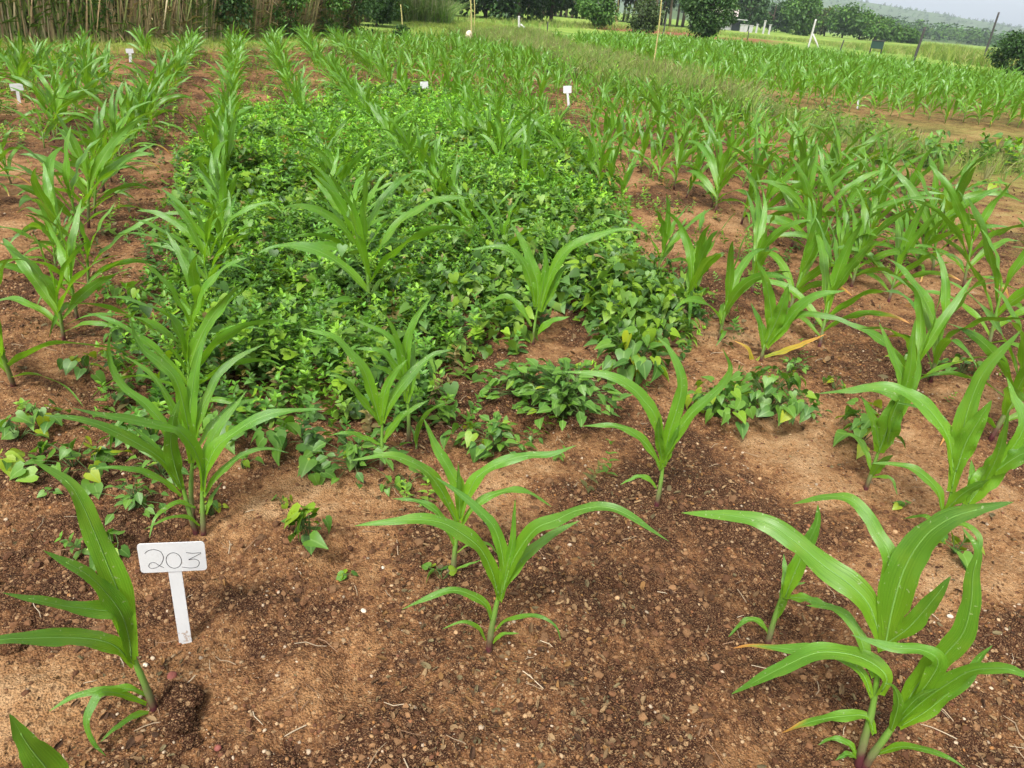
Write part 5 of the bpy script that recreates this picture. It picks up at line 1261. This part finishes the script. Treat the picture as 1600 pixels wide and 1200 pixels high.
# ------------------------------------------------------------------ poles, fence
def pole(name, foot, top, r0, r1, mat, label, cat, group=None, nodes=False, d=0.0):
    B = at(*foot); up, v = upright(B); tp = up(*top)-B; root = empty(name, (B[0], B[1], 0)); tag(root, label, cat, group)
    n = 14; s = np.linspace(0, 1, n); C = np.array([0, 0, -.1])+(tp-np.array([0, 0, -.1]))*s[:, None]+np.outer(np.sin(s*3.1)*.02*np.linalg.norm(tp), np.array([1, 0, 0]))*(1 if nodes else 0)
    rad = r0+(r1-r0)*s
    V, Fc = tube(C, rad, 8); link('cane' if nodes else 'post', mk('cane', V, Fc, mat), root)
    if nodes:
        for i in range(2, n-1, 2):
            V, Fc = tube([C[i]-[0, 0, .012], C[i], C[i]+[0, 0, .012]], [rad[i]*1.02, rad[i]*1.25, rad[i]*1.02], 8); link('cane_joint', mk('cane_joint', V, Fc, mat), root)
    return root, B, up
pole('bamboo_pole', (1018, 118), (1036, -30), .024, .018, M_BAMBOO, 'tall yellow bamboo pole standing in the verge', 'pole', 'bamboo poles', True)
pole('bamboo_pole', (629, 50), (626, 7), .035, .025, M_BAMBOO, 'thin bamboo pole beside the small dark bush', 'pole', 'bamboo poles', True)
rt, B, up = pole('bamboo_pole', (736, 70), (734, -20), .035, .028, M_BAMBOO, 'bamboo pole with a pale bag tied to it', 'pole', 'bamboo poles', True)
c = up(733, 56)-B; V, Fc = ICO; sk = lump('bag', 55, .14, .10, .22, M_SACK, 2, .12); o = link('bag', sk, None, (B[0]+c[0]-.03, B[1]+c[1]-.12, c[2])); tag(o, 'pale bag hanging on the bamboo pole', 'bag')
pole('bamboo_pole', (741, 48), (740, -20), .03, .025, M_BAMBOO, 'thin bamboo pole right behind the pole with the bag', 'pole', 'bamboo poles', True)
pole('bamboo_pole', (963, 44), (959, -15), .045, .03, M_BAMBOO, 'bamboo pole in front of the plantation, left of a pair', 'pole', 'bamboo poles', True)
pole('bamboo_pole', (964, 44), (966, -15), .035, .028, M_BAMBOO, 'bamboo pole in front of the plantation, right of a pair', 'pole', 'bamboo poles', True)
pole('steel_post', (1425, 102), (1446, 42), .085, .075, M_STEEL, 'dark leaning steel post beyond the second field', 'post', 'steel fence posts')
pole('steel_post', (1535, 97), (1561, 19), .10, .085, M_STEEL, 'tall dark steel post at the far right', 'post', 'steel fence posts')
pole('steel_post', (1034, 60), (1041, 30), .05, .05, M_STEEL, 'dark steel post right of the tall bamboo pole', 'post', 'steel fence posts')
pole('steel_post', (1312, 80), (1319, 62), .05, .05, M_STEEL, 'short dark post right of the braced white post', 'post', 'steel fence posts')
pole('steel_post', (1168, 62), (1170, 49), .05, .05, M_STEEL, 'short thin post right of the round tree', 'post', 'steel fence posts')
pole('steel_post', (855, 50), (856, 34), .04, .04, M_STEEL, 'short dark post in front of the dark trees', 'post', 'steel fence posts')
def braced(foot, top, braces, label, r=.09, mat=M_CONC):
    rt, B, up = pole('braced_post', foot, top, r, r*.85, mat, label, 'fence post', 'pale braced fence posts')
    for (f, t) in braces:
        a, b = up(*f)-B, up(*t)-B; V, Fc = tube([a-[0, 0, .15], (a+b)/2, b], r*.75, 6); link('brace', mk('brace', V, Fc, mat), rt)
braced((1263, 74), (1275, 30), [((1283, 83), (1270, 53))], 'white concrete fence post with a diagonal brace beyond the second field', .10)
braced((811, 47), (811, 25), [((826, 49), (813, 38))], 'white braced fence post in front of the dark trees', .09)
# dark green tank on legs
B = at(1372, 90); up, v = upright(B); a, b = up(1360, 74)-B, up(1382, 66)-B; rt = empty('field_trough', (B[0], B[1], 0)); tag(rt, 'dark green box-shaped trough on posts in the grass', 'trough')
c = (a+b)/2; wdt = abs((b-a)@np.cross(v, [0, 0, 1])); Xv = np.cross(v, [0, 0, 1.0])
bx, bf = box((0, 0, 0), (wdt, .6, .55)); Rt = np.column_stack([Xv, v, [0, 0, 1]]); V = bx@Rt.T+c; link('tank', mk('tank', V, bf, M_TANK, smooth=False), rt)
bx, bf = box((0, 0, .3), (wdt+.1, .7, .06)); link('rim', mk('rim', bx@Rt.T+c, bf, M_STEEL, smooth=False), rt)
for sx in (-1, 1):
    V, Fc = tube([c+Xv*sx*wdt*.45-[0, 0, .2], (c+Xv*sx*wdt*.45)*np.array([1, 1, 0])-[0, 0, .1]], .05, 6); link('leg', mk('leg', V, Fc, M_STEEL), rt)
# white house behind the round tree, white pillars by the meadow
g = at_dist(1136, 175); v = g-CAM; v[2] = 0; v /= np.linalg.norm(v); Xv = np.cross(v, [0, 0, 1.0]); Rt = np.column_stack([Xv, v, [0, 0, 1]])
rt = empty('white_house', (g[0], g[1], 0)); tag(rt, 'white house half hidden behind the big round tree', 'house')
def part(nm, c, s, mat): bx, bf = box(c, s); link(nm, mk(nm, bx@Rt.T, bf, mat, smooth=False), rt)
part('wall', (-3, 3, 1.2), (9, 6, 2.8), M_WALL); part('window', (0, -.02, 1.7), (1.0, .08, 1.0), M_GLASS); part('door', (-3, -.02, 1.0), (.9, .08, 2.0), M_GLASS); part('door', (1.9, -.6, .9), (1.6, .06, 1.9), M_GLASS); part('porch_roof', (2.4, -.5, 2.1), (3.2, 2.0, .18), M_WALL)
V = np.array([(-8, -.4, 2.6), (2, -.4, 2.6), (2, 6.4, 2.6), (-8, 6.4, 2.6), (-8, 3, 3.9), (2, 3, 3.9)]); Fc = np.array([[0, 1, 5], [0, 5, 4], [2, 3, 4], [2, 4, 5], [1, 2, 5], [3, 0, 4], [0, 3, 2], [0, 2, 1]])
link('roof', mk('roof', V@Rt.T, Fc, M_ROOF, smooth=False), rt)
for i, px in enumerate((1161, 1167, 1175, 1184, 1195, 1204)):
    g = at_dist(px, 165); h = (1.2, 1.2, 1.2, 1.5, 2.2, 1.6)[i]; bx, bf = box((0, 0, h/2-.1), (.7 if i < 3 else .35, .35, h+.2)); V = bx@Rt.T; bx2, bf2 = box((0, 0, h+.06), (.85 if i < 3 else .5, .5, .12))
    rt2 = empty('white_pillar', (g[0], g[1], 0)); rt2['kind'] = 'thing'; tag(rt2, ['leftmost low white pillar beside the house', 'second low white pillar from the house', 'third low white pillar from the house', 'fourth white pillar from the house', 'tallest thin white pillar at the edge of the meadow', 'rightmost white pillar at the edge of the meadow'][i], 'pillar', 'white pillars by the meadow')
    link('shaft', mk('shaft', V, bf, M_WALL, smooth=False), rt2); link('cap', mk('cap', bx2@Rt.T, bf2, M_WALL, smooth=False), rt2)

# ------------------------------------------------------------------ haze
bx, bf = box((1500, 1500, 190), (9000, 9000, 400)); 
hz = link('haze', mk('haze', bx, bf, None, smooth=False)); hz['kind'] = 'stuff'; hz['label'] = 'pale blue haze over the far hill'; hz['category'] = 'haze'
m, t, out = newmat('haze_air'); pv = N(t, 'ShaderNodeVolumePrincipled'); pv.inputs['Color'].default_value = (.80, .90, 1.0, 1); pv.inputs['Density'].default_value = .00024; pv.inputs['Anisotropy'].default_value = .1
t.links.new(pv.outputs[0], out.inputs['Volume']); hz.data.materials.append(m)
